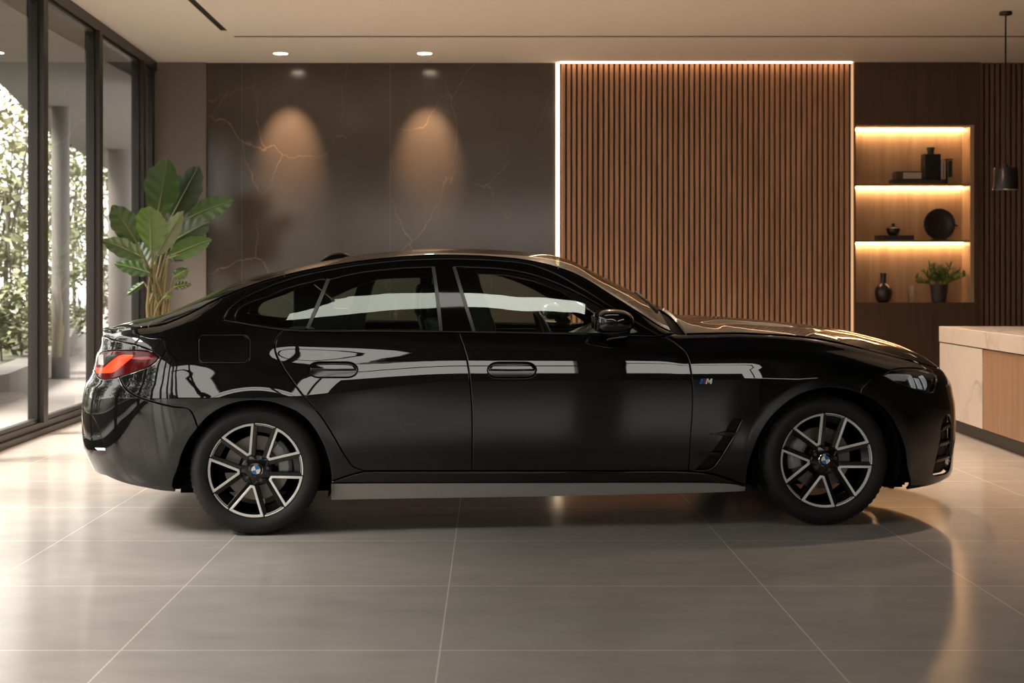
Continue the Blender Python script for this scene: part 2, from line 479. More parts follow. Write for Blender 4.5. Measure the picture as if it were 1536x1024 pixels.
uf_t = None; ur_t = None
def Praw(s, w, uf, ur):
    if s > U0F:
        ph = (s - U0F) / LQF
        x = math.sin(ph); u = U0F + (uf - U0F) * x
        return u, B(s, w) * max(0, 1 - x ** UF_P) ** (1 / UF_P)
    if s < U0R:
        ph = (U0R - s) / LQR
        x = math.sin(ph); u = U0R - (U0R - ur) * x
        return u, B(s, w) * max(0, 1 - x ** UR_P) ** (1 / UR_P)
    return s, B(s, w)

def solve_profile(sil, front):
    out = []
    for px, py in sil:
        w = px_plane(px, py, .4)[1]; val = 3.65 if front else -.84
        for _ in range(4):
            lo, hi = (3.2, 3.95) if front else (-1.15, -.5)
            best = None
            for _ in range(18):
                mid = (lo + hi) / 2; best = None
                for k in range(24):
                    ph = PI / 2 * (.25 + .75 * k / 23)
                    s = U0F + LQF * ph if front else U0R - LQR * ph
                    u, b = Praw(s, w, mid, mid); X, Yp = loc2px(u, b, w)
                    if best is None or (X > best[0] if front else X < best[0]): best = (X, Yp, u, b)
                if best[0] < px: lo = mid
                else: hi = mid
            val = (lo + hi) / 2
            Yd = R0.y + DIR.y * best[2] + NRM.y * best[3]
            w = H - (py - CY) * Yd / F
        out.append((w, val))
    return out

SIL_F = [(1404, 549), (1412, 554), (1418, 560.5), (1425, 573), (1429.5, 591), (1432.5, 607), (1433.5, 628), (1433, 655), (1431, 676), (1429, 703), (1424, 714), (1414, 720)]
SIL_R = [(156, 497), (153, 501), (152.5, 506), (152, 514), (150.5, 522), (145, 531), (141.5, 547), (137, 563), (128.5, 576), (124, 597), (122.3, 618), (123, 645), (125, 668), (134, 691), (150, 711), (160, 716)]
pf = solve_profile(SIL_F, True); pr = solve_profile(SIL_R, False)
def mono(p):
    p = sorted(p); out = [p[0]]
    for q in p[1:]:
        if q[0] > out[-1][0] + .004: out.append(q)
    return out
uf_t = Pchip(mono(pf)); ur_t = Pchip(mono(pr))

def P(s, w):
    """point of the body surface: s runs along the side and round both ends; past the ends it runs on to the far side"""
    sg = 1
    if s > SMAX: s = 2 * SMAX - s; sg = -1
    elif s < SMIN: s = 2 * SMIN - s; sg = -1
    uf = uf_t(w) if s > U0F else 0; ur = ur_t(w) if s < U0R else 0
    u, b = Praw(s, w, uf, ur)
    return Vector((u, -b * sg, w))

def PN(s, w):
    p = P(s, w); e = .003
    du = P(s + e, w) - P(s - e, w); dw = P(s, w + e) - P(s, w - e)
    n = du.cross(dw)
    if n.length < 1e-12: n = Vector((1 if s > 1 else -1, 0, 0))
    n.normalize()
    return p, n

def sw(px, py):
    s, w = px_plane(px, py, .9); s = u2s(s)
    s = min(SMAX - .02, max(SMIN + .02, s))
    for it in range(14):
        p = P(s, w); X, Y = loc2px(p.x, -p.y, p.z); ex, ey = px - X, py - Y
        if abs(ex) + abs(ey) < .02: break
        e = .004
        p1 = P(s + e, w); p2 = P(s, w + e)
        a = loc2px(p1.x, -p1.y, p1.z); b = loc2px(p2.x, -p2.y, p2.z)
        j11, j21 = (a[0] - X) / e, (a[1] - Y) / e; j12, j22 = (b[0] - X) / e, (b[1] - Y) / e
        det = j11 * j22 - j12 * j21
        if abs(det) < 50: det = 50 if det > 0 else -50
        ds = (ex * j22 - ey * j12) / det; dw = (j11 * ey - j21 * ex) / det
        k = min(1, .08 / max(1e-9, abs(ds)), .08 / max(1e-9, abs(dw)))
        s = min(SMAX - .002, max(SMIN + .002, s + ds * k)); w += dw * k
    return s, w

def seg(*pts, smooth=True):
    """traced boundary piece -> dense (s, w) points"""
    q = [(p[1], p[2]) if p[0] == 'sw' else sw(*p) for p in pts]
    return crom(q, 6) if smooth and len(q) > 2 else q
def loop(*pts): return crom([sw(*p) for p in pts], 6, closed=True)
def rev(x): return list(reversed(x))
def join(*segs):
    out = []
    for g in segs: out += list(g)
    return out

def patch(poly, holes=(), off=0.0, gap=.0018, spacing=.03, rim=.014, lip=.004, far=False, lipdrop=.0028):
    """closed polygon in (s, w) -> curved panel with rolled-in edges; returns V, F, N"""
    poly = dedupe(resample(poly + [poly[0]], spacing * .8), .0035)
    if area2(poly) < 0: poly.reverse()
    rings = []
    o = inset(poly, gap); i = inset(poly, gap + lip)
    rings.append((o, i))
    for h in holes:
        h = dedupe(resample(h + [h[0]], spacing * .6), .0025)
        if area2(h) > 0: h.reverse()
        rings.append((inset(h, gap * .5), inset(h, gap * .5 + lip * .7)))
    pts = []; faces = []
    for o, i in rings:
        faces.append(list(range(len(pts), len(pts) + len(i)))); pts += i
    nb = len(pts)
    x0 = min(p[0] for p in rings[0][1]); x1 = max(p[0] for p in rings[0][1]); y0 = min(p[1] for p in rings[0][1]); y1 = max(p[1] for p in rings[0][1])
    sy = spacing * .42 if spacing > .022 else spacing                  # finer up the side, where the section curves
    nx = int((x1 - x0) / spacing); ny = int((y1 - y0) / sy)
    cell = {}
    def put(x, y, tol):
        kx, ky = int(math.floor(x / spacing)), int(math.floor(y / sy))
        for dx in (-1, 0, 1):
            for dy in (-1, 0, 1):
                for q in cell.get((kx + dx, ky + dy), ()):
                    if ((q[0] - x) / spacing) ** 2 + ((q[1] - y) / sy) ** 2 < tol * tol: return
        cell.setdefault((kx, ky), []).append((x, y)); return True
    for (x, y) in pts: cell.setdefault((int(math.floor(x / spacing)), int(math.floor(y / sy))), []).append((x, y))
    def isin(x, y): return inside(rings[0][1], x, y) and not any(inside(r[1], x, y) for r in rings[1:])
    if spacing > .022:                                                  # rows that follow the side crease and the arch flares
        for a in range(int((x1 - x0) / .011) + 1):
            x = x0 + a * .011; wc_ = crease(x)
            for dy in (-.004, .004):
                if y0 < wc_ < y1 and isin(x, wc_ + dy) and put(x, wc_ + dy, .3): pts.append((x, wc_ + dy))
        for (ua, wa, ra) in ARCH:
            for a in range(330):
                t_ = -.6 + (PI + 1.2) * a / 329
                for dr in (-.016, 0, .016):
                    x, y = ua + (ra + dr) * math.cos(t_), wa + (ra + dr) * math.sin(t_)
                    if x0 < x < x1 and y0 < y < y1 and isin(x, y) and put(x, y, .3): pts.append((x, y))
    for a in range(nx + 1):
        for c in range(ny + 1):
            x = x0 + (a + .5 + (.25 if c % 2 else -.25)) * spacing; y = y0 + (c + .5) * sy
            if isin(x, y) and put(x, y, .55): pts.append((x, y))
    ed = [(f[k], f[(k + 1) % len(f)]) for f in faces for k in range(len(f))]
    ky_ = spacing / sy
    res = delaunay_2d_cdt([Vector((p[0], p[1] * ky_)) for p in pts], ed, [], 0, 1e-7)
    ov, of, orig_v = [Vector((v.x, v.y / ky_)) for v in res[0]], res[2], res[3]
    tris = []
    for f in of:
        cx_ = (ov[f[0]].x + ov[f[1]].x + ov[f[2]].x) / 3; cy_ = (ov[f[0]].y + ov[f[1]].y + ov[f[2]].y) / 3
        if inside(rings[0][1], cx_, cy_) and not any(inside(r[1], cx_, cy_) for r in rings[1:]): tris.append(f)
    of = tris
    m = {}
    for k, ol in enumerate(orig_v):
        for q in ol: m[q] = k
    V = []; N = []; Fc = []
    for v in ov:
        p, n = PN(v.x, v.y); V.append(p + n * off); N.append(n)
    c = 0
    for f in of:
        a, b_, d = f[:3]
        nn = (V[b_] - V[a]).cross(V[d] - V[a])
        Fc.append(tuple(f) if nn.dot(N[a]) >= 0 else tuple(reversed(f)))
    base = 0
    for (o, i) in rings:
        n = len(o); ri = [m.get(base + k, None) for k in range(n)]; base += n
        A = len(V)
        for (x, y) in o:
            p, nn = PN(x, y); V.append(p + nn * (off - lipdrop)); N.append(None)
        Bq = len(V)
        for (x, y) in o:
            p, nn = PN(x, y); V.append(p + nn * (off - rim)); N.append(None)
        for k in range(n):
            k2 = (k + 1) % n
            if ri[k] is None or ri[k2] is None: continue
            t1 = V[ri[k]] - V[A + k]
            for q in ((A + k, A + k2, ri[k2], ri[k]), (Bq + k, Bq + k2, A + k2, A + k)):
                Fc.append(q)
            d_in = Vector((i[k][0] - o[k][0], i[k][1] - o[k][1])).normalized()
            e = .003
            tin = (P(o[k][0] + d_in.x * e, o[k][1] + d_in.y * e) - P(o[k][0], o[k][1])).normalized()
            nn = N[ri[k]]
            N[A + k] = (nn * .62 - tin * .78).normalized(); N[Bq + k] = (-tin)
        for k in range(n):
            if N[A + k] is None: N[A + k] = Vector((0, -1, 0)); N[Bq + k] = Vector((0, -1, 0))
    if far:
        V = [Vector((v.x, -v.y, v.z)) for v in V]; N = [Vector((v.x, -v.y, v.z)) for v in N]; Fc = [tuple(reversed(f)) for f in Fc]
    return V, Fc, N

def finish(name, V, Fc, N, mat, parent):
    me = bpy.data.meshes.new(name); me.from_pydata([tuple(v) for v in V], [], Fc); me.update()
    for p in me.polygons: p.use_smooth = True
    me.normals_split_custom_set_from_vertices([tuple(n) for n in N])
    return link(name, me, mat, parent)

def panel(name, poly, mat, parent, far=False, **k):
    V, Fc, N = patch(poly, far=far, **k)
    return finish(name, V, Fc, N, mat, parent)

def span(half, end):
    """closes a half outline over the centreline at the nose (end=SMAX) or tail (end=SMIN)"""
    return list(half) + [(2 * end - s, w) for s, w in reversed(half)]

# traced boundaries ------------------------------------------------
S_DOORMID = seg((688, 498.5), (694, 517), (700, 537), (705.6, 576.5), (708.3, 626), (708, 706))
S_DOORFRONT = seg((997, 505.2), (1007.7, 511), (1020, 520), (1030, 532), (1036.5, 558), (1039.3, 594.7), (1038.3, 626), (1036, 657), (1033, 706))
S_DOORREAR = seg((427, 495.5), (417, 505), (412.6, 517), (414, 530), (426, 553), (452, 589.5), (481, 623), (500, 653), (520, 687), (531, 700), (547, 706))
S_BELT_R = seg((427, 495.5), (465, 497), (560, 497.3), (660, 498), (688, 498.5))
S_BELT_F = seg((688, 498.5), (800, 500.3), (900, 502.5), (997, 505.2))
S_ARCH_R = seg((297, 641), (308.6, 627.5), (324, 616), (342.5, 607), (362, 602), (381.6, 600.5), (404, 602.5), (426, 609), (444, 617), (460, 629), (473, 645), (484, 665), (491, 684), (495.5, 703), (497, 722))
S_ARCH_RB = seg((297, 641), (283, 660), (273, 680), (267, 701), (263, 737))
S_ARCH_F = seg((1291, 590.5), (1275, 585), (1258.6, 582), (1240, 581), (1222, 584), (1206.5, 588.7), (1190, 597), (1175, 608), (1161, 621), (1149, 635.6), (1139, 653), (1131, 672), (1125, 690), (1121.7, 706), (1119, 728))
S_ARCH_FB = seg((1291, 590.5), (1308, 598), (1324, 609.5), (1337, 625), (1347, 643.5), (1354, 660), (1359, 678), (1361, 700), (1360, 734))
S_SEAM_F = seg((1291, 590.5), (1292.5, 582), (1302, 574), (1311, 568), (1326, 562.8))
S_SEAM_R = seg((178, 565), (183.5, 576.5), (196.5, 589.5), (217, 598.7), (256, 609), (285, 615), (297, 641))
S_HEAD_T = seg((1326, 562.8), (1339.5, 554.7), (1350, 552.3), (1363, 551.4), (1377, 552), (1389, 553.5), (1398, 557), (1403, 562))
S_HEAD_B = seg((1326, 562.8), (1337, 569), (1358, 577), (1372, 582), (1384, 586), (1393, 588.3), (1400, 587.5), (1405, 579), (1406, 570), (1403, 562))
S_TAIL_B = seg((238.5, 536), (229, 546), (205, 556), (178, 565), (165, 568), (156, 568.5), (147.5, 566), (142.5, 559))
S_TAIL_T = seg((238.5, 536), (229, 529), (216, 526), (190, 525.5), (165, 526), (154, 527.5), (147, 531.5))
def edge_line(sa, sb, n, drop=.006):
    return [(lerp(sa, sb, i / n), we_t(lerp(sa, sb, i / n)) - drop) for i in range(n + 1)]
S_PIL = sw(1012, 498)[0]
S_HOODCORNER = sw(1368, 540)[0]
DLO_TOP = seg((334, 480), (342, 466.5), (363, 449.5), (385, 438.5), (413, 427), (449.5, 415.3), (491, 406.5), (530, 399.5), (570, 394.5), (608.6, 391), (661, 389), (700, 389.3), (739, 391), (791, 396.5), (830, 409.5), (869.5, 431), (908.6, 455), (961, 487.5), (989.5, 503.5))
DLO_BOT = seg((334, 480), (348, 482.6), (387, 489), (410, 493), (427, 495.5))
G_FRONT = loop((683.5, 401), (700, 400.6), (752, 403), (786, 408.5), (817, 417.5), (856.5, 434), (882.5, 447.5), (908.6, 463), (930, 477), (950, 490.5), (957, 496.5), (945, 499), (882.5, 498.5), (800, 497), (720, 495.6), (712, 494.5), (706, 474), (695, 438))
G_REAR = join(seg((493, 420), (530, 410.8), (582.5, 404), (620, 401.5), (649, 400.5)), seg((649, 400.5), (656, 445), (661, 494.5)), seg((661, 494.5), (560, 494.3), (463, 493.3)), seg((463, 493.3), (477, 458), (493, 420)))
G_QUART = loop((362, 459), (380, 451), (400, 444.7), (426, 434), (465, 423.4), (487, 419), (488.5, 422), (475, 455), (461, 490), (457, 492), (426, 491.5), (400, 488), (372, 484.5), (356, 481), (352.5, 477), (355, 468))
def pill(x0, x1, y0, y1):
    r = (y1 - y0) / 2; cy = (y0 + y1) / 2; k = 1.35
    P_ = [(x0 + r * k - r * k * math.cos(a), cy - r * math.sin(a)) for a in [PI / 2 - PI * i / 8 for i in range(9)]]
    P_ = [(x0 + r * k - r * k * math.cos(t), cy + r * math.sin(t)) for t in [-PI / 2 + PI * i / 8 for i in range(9)]]
    Q_ = [(x1 - r * k + r * k * math.cos(t), cy - r * math.sin(t)) for t in [-PI / 2 + PI * i / 8 for i in range(9)]]
    return [sw(*p) for p in P_ + Q_]
def rrect(x0, x1, y0, y1, r):
    out = []
    for cx, cy, a0 in ((x1 - r, y0 + r, -90), (x1 - r, y1 - r, 0), (x0 + r, y1 - r, 90), (x0 + r, y0 + r, 180)):
        for i in range(6):
            a = math.radians(a0 + 90 * i / 5); out.append((cx + r * math.cos(a), cy + r * math.sin(a)))
    return [sw(*p) for p in out]

# ------------------------------------------------------------------ build the car
CAR = empty('car', (R0.x, R0.y, 0), PSI)
tag(CAR, 'glossy black four door fastback car parked side-on on the tiled floor', 'car')

FLAP = rrect(297, 374, 503, 545, 9)
POLY_FD = join(S_BELT_F, S_DOORFRONT, rev(seg((708, 706), (860, 706), (1033, 706))), rev(S_DOORMID))
POLY_RD = join(S_BELT_R, S_DOORMID, seg((708, 706), (620, 706), (547, 706)), rev(S_DOORREAR))
S_TG = seg((158, 505), (166, 508.5), (178, 511.5), (195, 515), (212, 519.5), (226, 525.5), (238.5, 536))
s_tg0 = S_TG[0][0]
def side_poly():
    top = edge_line(S_PIL, s_tg0, 90)
    return join(rev(DLO_TOP), DLO_BOT, S_DOORREAR, seg((547, 706), (520, 714), (497, 722)), rev(S_ARCH_R), rev(S_SEAM_R),
                rev(seg((238.5, 536), (229, 546), (205, 556), (178, 565))), rev(S_TG), rev(top), seg((1012, 499), (989.5, 503.8)))
POLY_SIDE = side_poly()
FENDER_TOP = edge_line(S_PIL, S_HOODCORNER, 40)
POLY_FENDER = join(FENDER_TOP, seg((1368, 540), (1382, 547), (1389, 553.5)), seg((1389, 553.5), (1377, 552), (1363, 551.4), (1350, 552.3), (1339.5, 554.7), (1326, 562.8)),
                   rev(S_SEAM_F), S_ARCH_F, seg((1119, 728), (1075, 712), (1033, 706)), rev(S_DOORFRONT), seg((997, 505.2), (1012, 499)))
VENT = join(seg((1105, 627.5), (1113, 628.5)), seg((1113, 628.5), (1100, 655), (1081, 686), (1072, 699), (1062, 705)), seg((1062, 705), (1043, 705)), seg((1043, 705), (1060, 688), (1085, 655), (1098, 632), (1105, 627.5)))
nose_top = edge_line(S_HOODCORNER, SMAX, 20)
POLY_FB_half = join(rev([p for p in nose_top]), seg((1368, 540), (1382, 547), (1389, 553.5)), seg((1389, 553.5), (1398, 557), (1403, 562)), rev(S_HEAD_B), rev(S_SEAM_F), S_ARCH_FB)
s_b = S_ARCH_FB[-1]
POLY_FB_half += seg((1360, 735), (1372, 733), (1402, 726), (1416, 719.5))
w_low_f = POLY_FB_half[-1][1]
POLY_FB_half += [(lerp(POLY_FB_half[-1][0], SMAX, k / 4), w_low_f) for k in (1, 2, 3)]
s_tb = sw(142.5, 559); s_tt = sw(149, 530)
POLY_RB_half = [(SMIN + .02, s_tb[1] + .01)] + [(lerp(SMIN, s_tb[0], k / 3), s_tb[1] + .01) for k in (1, 2)] + rev(seg((178, 565), (165, 568), (156, 568.5), (147.5, 566), (142.5, 559))) + S_SEAM_R + S_ARCH_RB + seg((263, 738), (240, 736), (217, 731.5), (181, 723), (160, 714))
POLY_RB_half = list(POLY_RB_half)
w_low_r = POLY_RB_half[-1][1]
POLY_RB_half += [(lerp(POLY_RB_half[-1][0], SMIN, k / 4), w_low_r) for k in (1, 2, 3)]
POLY_TG_half = [(lerp(SMIN, s_tg0, k / 5), S_TG[0][1]) for k in range(1, 5)] + S_TG + seg((238.5, 536), (229, 529), (216, 526), (190, 525.5), (165, 526), (154, 527.5), (149, 530)) + \
               [(lerp(s_tt[0], s_tb[0], .5), lerp(s_tt[1], s_tb[1], .5))] + [(s_tb[0], s_tb[1] + .01)] + [(lerp(s_tb[0], SMIN, k / 4), s_tb[1] + .01) for k in (1, 2, 3)]

INTAKE = loop((1414, 632), (1421, 622), (1427, 628), (1429, 650), (1427, 690), (1424, 705), (1412, 712), (1400, 711), (1404, 690), (1410, 660))
POLY_INTF = INTAKE

H_FRONT = pill(731, 805, 543, 567); H_REAR = pill(462, 537, 542.6, 566.2)
HB_FRONT = join([sw(x, y) for x, y in ((733, 552), (738, 546), (745, 544.3), (768, 543.8), (791, 544.3), (798, 546), (803, 552), (803, 556.5), (768, 557), (733, 556.5))])
HB_REAR = [sw(x, y) for x, y in ((464, 551.5), (469, 545.6), (476, 544), (499.5, 543.4), (523, 544), (530, 545.6), (535, 551.5), (535, 556), (499.5, 556.5), (464, 556))]

def tube_on(name, pts, r, mat, parent, far=False, off=.002):
    mb = MB(); q = []
    for s, w in pts:
        p, n = PN(s, w); p = p + n * off
        q.append(Vector((p.x, -p.y, p.z)) if far else p)
    mb.tube(q, r, 8)
    return mb.build(name, mat, parent, smooth=60)

for far in (False, True):
    fd = panel('front_door', POLY_FD, PAINT, CAR, far, holes=[H_FRONT])
    rd = panel('rear_door', POLY_RD, PAINT, CAR, far, holes=[H_REAR])
    sp = panel('side_panel', POLY_SIDE, PAINT, CAR, far, holes=[FLAP] if not far else [])
    if not far: panel('fuel_flap', FLAP, PAINT, sp, far)
    fe = panel('front_fender', POLY_FENDER, PAINT, CAR, far, holes=[VENT])
    for d, hp, hb in ((fd, H_FRONT, HB_FRONT), (rd, H_REAR, HB_REAR)):
        panel('handle_recess', hp, GLOSS, d, far, off=-.016, rim=.002, spacing=.02)
        panel('door_handle', hb, PAINT, d, far, off=.003, lip=.010, lipdrop=.008, rim=.02, spacing=.02)
    panel('vent_recess', VENT, DARK, fe, far, off=-.022, rim=.002, gap=0)
    for bl in ([(1062, 650.5), (1085, 646), (1104, 647), (1106, 650), (1098, 656), (1080, 653.5)], [(1045, 679.5), (1064, 677.5), (1083, 676.5), (1085, 681), (1080, 687), (1060, 683)]):
        panel('vent_blade', [sw(*p) for p in bl], GLOSS, fe, far, off=.007, lip=.006, lipdrop=.005, rim=.03, spacing=.02)
    panel('vent_frame', [sw(*p) for p in ((1113, 629), (1117, 629), (1104, 657), (1085, 688), (1075, 701), (1066, 706), (1062, 705), (1072, 699), (1081, 686), (1100, 655))], GLOSS, fe, far, off=.003, gap=.0005, lip=.003, spacing=.02)
    panel('window', G_FRONT, GLASSF, fd, far, off=-.004, gap=-.004, rim=.004, lip=.002, lipdrop=.001)
    panel('window', G_REAR, GLASSR, rd, far, off=-.004, gap=-.004, rim=.004, lip=.002, lipdrop=.001)
    panel('quarter_window', G_QUART, GLASSR, CAR, far, off=-.004, gap=-.004, rim=.004, lip=.002, lipdrop=.001)
    frame = join(DLO_TOP, seg((989.5, 503.8), (900, 501.8), (800, 499.6), (688, 497.9), (560, 496.8), (465, 496.4), (427, 495)), rev(DLO_BOT))
    tr = panel('window_trim', frame, GLOSS, CAR, far, holes=[G_QUART, G_REAR, G_FRONT], off=.0005, gap=.001, lip=.003, rim=.02, spacing=.02)
    tube_on('trim_bead', join(DLO_TOP), .0045, GLOSS, tr, far)
    tube_on('waist_bead', seg((350, 482.5), (387, 488.6), (427, 494.8), (465, 496.3), (560, 496.8), (688, 498), (800, 499.9), (900, 502.1), (985, 504.3)), .004, GLOSS, tr, far)
    for a in (((492.8, 418.6), (477, 456), (461.2, 493)), ((650, 400.2), (656, 445), (661.5, 496)), ((681, 400.2), (692, 437), (711, 497))):
        c = seg(*a)
        mbp = MB(); wd = .0085
        q = []
        for s, w in c:
            p, n = PN(s, w); q.append((p + n * .0035, n))
        V = []; Fc = []
        for k, (p, n) in enumerate(q):
            t = (q[min(k + 1, len(q) - 1)][0] - q[max(k - 1, 0)][0]).normalized(); x = t.cross(n).normalized()
            for dx, dn in ((-wd, -.006), (-wd, 0), (wd, 0), (wd, -.006)): V.append(p + x * dx + n * dn)
        for k in range(len(q) - 1):
            for j in range(3): Fc.append((k * 4 + j, k * 4 + j + 1, (k + 1) * 4 + j + 1, (k + 1) * 4 + j))
        if far: V = [Vector((v.x, -v.y, v.z)) for v in V]
        mbp.add(V, Fc); mbp.build('pillar_strip', SATIN, tr)
    # skirt
    sk = panel('side_skirt', join(seg((497, 722.5), (520, 714.5), (547, 707.5), (620, 707.5), (860, 707.3), (1033, 707.3), (1075, 713), (1119, 729)), seg((1119, 729), (1100, 725.5), (1060, 724), (860, 724), (530, 724.5), (497, 724.5))), PAINT, CAR, far, off=.004, lip=.007, lipdrop=.008, gap=.0008)
    a = [P(s, w) for s, w in seg((497, 725), (600, 724.5), (860, 724), (1060, 724), (1100, 726), (1118, 730.5))]
    b_ = [P(s, w) for s, w in seg((497, 748.5), (600, 747), (860, 743), (1060, 738.5), (1100, 737), (1118, 736.5))]
    V = []; Fc = []
    for k in range(len(a)):
        p, q = a[k], b_[k]
        V += [Vector((p.x, p.y - .006, p.z)), Vector((q.x, p.y + .020, q.z)), Vector((q.x, p.y + .14, q.z + .02))]
    for k in range(len(a) - 1):
        for j in range(2): Fc.append((k * 3 + j, k * 3 + j + 1, k * 3 + j + 4, k * 3 + j + 3))
    if far: V = [Vector((v.x, -v.y, v.z)) for v in V]
    mesh_obj('skirt_blade', V, Fc, SKIRT, sk, smooth=True, angle=40)
    # lamps
    HEADP = join(S_HEAD_T, rev(S_HEAD_B))
    hl = panel('headlight', HEADP, SMOKE, CAR, far, off=-.02, rim=.004, gap=-.003, spacing=.02)
    for nm, pp in (('light_guide', [(1329.5, 562.3), (1334, 559.7), (1350, 559), (1367, 559.3), (1366, 563), (1361, 571), (1343, 570)]),
                   ('light_guide', [(1362, 562), (1367.5, 560), (1377, 583), (1371, 582.3)]),
                   ('light_guide', [(1374, 565.5), (1380, 567), (1387, 584), (1381, 582.5)]),
                   ('light_guide', [(1381, 562), (1385.5, 560.5), (1392, 570), (1393.5, 579), (1391, 584.5), (1387, 572)])):
        panel(nm, [sw(*p) for p in pp], WHITEP if pp[0][0] > 1360 else GREYL, hl, far, off=-.010, gap=0, rim=.008, lip=.002, spacing=.015)
    panel('lamp_lens', HEADP, LENS, hl, far, off=-.001, rim=.01, gap=.001, spacing=.02)
    TAILP = join(S_TAIL_T, seg((147, 531.5), (143, 540), (141.9, 550), (142.5, 559)), rev(S_TAIL_B))
    tl = panel('tail_light', TAILP, RED, CAR, far, off=.000, rim=.02, gap=.0012, spacing=.015)
    panel('light_band', [sw(*p) for p in ((143.2, 547.4), (145, 551.5), (156, 551.3), (178.5, 533.4), (184, 531.8), (200, 532.2), (199, 535.6), (189.2, 543.5), (175.5, 555.2), (167.7, 559), (145, 559.4), (143.2, 555))], ORANGE, tl, far, off=.0015, gap=0, rim=.004, lip=.001, lipdrop=.0005, spacing=.012)
    panel('reversing_lens', [sw(*p) for p in ((148.2, 532.7), (155.5, 531.2), (155.5, 547.5), (148, 546.5))], WHITEL, tl, far, off=.002, gap=0, rim=.004, lip=.001, spacing=.012)
    panel('smoked_lens', [sw(*p) for p in ((156.2, 531.5), (177, 532.5), (157, 548))], SMOKE, tl, far, off=.002, gap=0, rim=.004, lip=.001, spacing=.012)
    panel('reflector_strip', [sw(*p) for p in ((196, 538), (204, 535.4), (222, 534.2), (226, 536), (231, 538), (212, 539.7))], PINK, tl, far, off=.002, gap=0, rim=.004, lip=.001, spacing=.012)

fb = panel('front_bumper', span(POLY_FB_half, SMAX), PAINT, CAR, holes=[INTAKE, [(2 * SMAX - s, w) for s, w in INTAKE]], spacing=.028)
for far in (False, True):
    panel('air_intake', INTAKE, DARK, fb, far, off=-.03, rim=.004, gap=-.002, spacing=.02)
    for bl in ([(1416, 640), (1428.5, 634), (1429, 641), (1414, 648)], [(1412, 664), (1428.5, 658), (1428, 665), (1410, 671)], [(1407, 688), (1427, 682), (1426.5, 688), (1405, 695)]):
        panel('intake_blade', [sw(*p) for p in bl], GLOSS, fb, far, off=-.006, lip=.006, lipdrop=.006, rim=.03, gap=0, spacing=.02)
    p, n = PN(*sw(1356, 628)); mbs = MB(); mbs.lathe([(.0105, 0), (.0105, .0015), (.0085, .0015), (.0085, .001), (0, .001)], 20)
    so = mbs.build('parking_sensor', GLOSS, fb, smooth=30)
    if far: p = Vector((p.x, -p.y, p.z)); n = Vector((n.x, -n.y, n.z))
    so.location = p; so.rotation_euler = n.to_track_quat('Z', 'Y').to_euler()
rb = panel('rear_bumper', span(POLY_RB_half, SMIN), PAINT, CAR, spacing=.03)
tg = panel('tailgate', span(POLY_TG_half, SMIN), PAINT, CAR, spacing=.025)
for far in (False, True):
    panel('bumper_corner', loop((124.5, 618), (133, 618.5), (141, 626), (150, 645), (157, 666), (160, 680), (150, 684), (137, 680), (127, 664), (124.5, 640)), GLOSS, rb, far, off=.0015, gap=0, rim=.006, lip=.004, lipdrop=.003, spacing=.02)
    panel('reflector', [sw(*p) for p in ((143, 671), (158, 671.5), (159, 675.5), (147, 675))], GREYL, rb, far, off=.005, gap=0, lip=.002, rim=.006, spacing=.02)
    panel('bumper_blade', [sw(*p) for p in ((125.5, 653), (150, 653.5), (151, 655.5), (126, 656.5))], GLOSS, rb, far, off=.006, gap=0, lip=.002, rim=.006, spacing=.02)
# kidney grille on the nose
for sg in (1, -1):
    def K(b, w):
        lo, hi = U0F, SMAX
        for _ in range(30):
            m_ = (lo + hi) / 2
            if -P(m_, w).y > b: lo = m_
            else: hi = m_
        return (lo if sg > 0 else 2 * SMAX - lo, w)
    out = crom([K(.03, .70), (K(.14, .715)), K(.25, .70), K(.275, .62), K(.25, .48), K(.18, .42), K(.06, .43), K(.035, .55)], 6, closed=True)
    gr = panel('kidney_grille', out, SATIN, fb, off=.012, lip=.014, lipdrop=.010, rim=.02, gap=0, spacing=.02)
    inn = crom([K(.045, .685), (K(.14, .695)), K(.235, .685), K(.255, .62), K(.235, .495), K(.175, .44), K(.07, .45), K(.05, .55)], 6, closed=True)
    panel('grille_mesh', inn, DARK, fb, off=.014, lip=.002, rim=.01, gap=0, spacing=.02)

# upper skin: strips across the car between the shoulder edges
rawc = [(178, 484.5), (205, 479), (238, 473.3), (282.6, 456.8), (335, 433.3), (387, 413.8), (426, 405.8), (465, 396.3), (499, 388.9), (540, 382.3), (569.5, 378.8), (621.7, 373.8), (661, 372.3), (713, 373.4), (765, 376), (791, 378.2), (812, 381), (843.5, 388), (882.6, 407), (921.7, 426.5), (961, 447), (987, 462), (1003, 470), (1030, 475), (1050, 473.2), (1102, 476.3), (1154, 480.6), (1206.5, 486), (1245.6, 491.5), (1274, 497.4), (1311, 506.8), (1350, 521.3), (1381, 535.5), (1404, 549)]
cpts = [px_plane(x, y, 0) for x, y in rawc]
U_TAIL = P(SMIN, W_TAIL - .004).x; U_NOSE = P(SMAX, W_TIP).x
cpts = [p for p in cpts if U_TAIL + .06 < p[0] < U_NOSE - .03] + [(U_TAIL, W_TAIL - .004), (U_NOSE, W_TIP)]
wc_t = Pchip(cpts)
S_HOOD0 = sw(1030, 500)[0]
def T(s, t):
    w = we_t(s); e = P(s, w); wc = max(wc_t(e.x), w + .012 * sstep(0, .1, min(s - SMIN, SMAX - s)))
    z = wc - (wc - w) * abs(t) ** 2.3
    if s > S_HOOD0:                                    # soft power domes on the hood
        k = (abs(t) - .55) / .16
        if abs(k) < 1: z += .009 * (1 - k * k) ** 2 * sstep(S_HOOD0, S_HOOD0 + .25, s) * (1 - sstep(2.7, 3.3, s))
    return Vector((e.x, e.y * t, z))
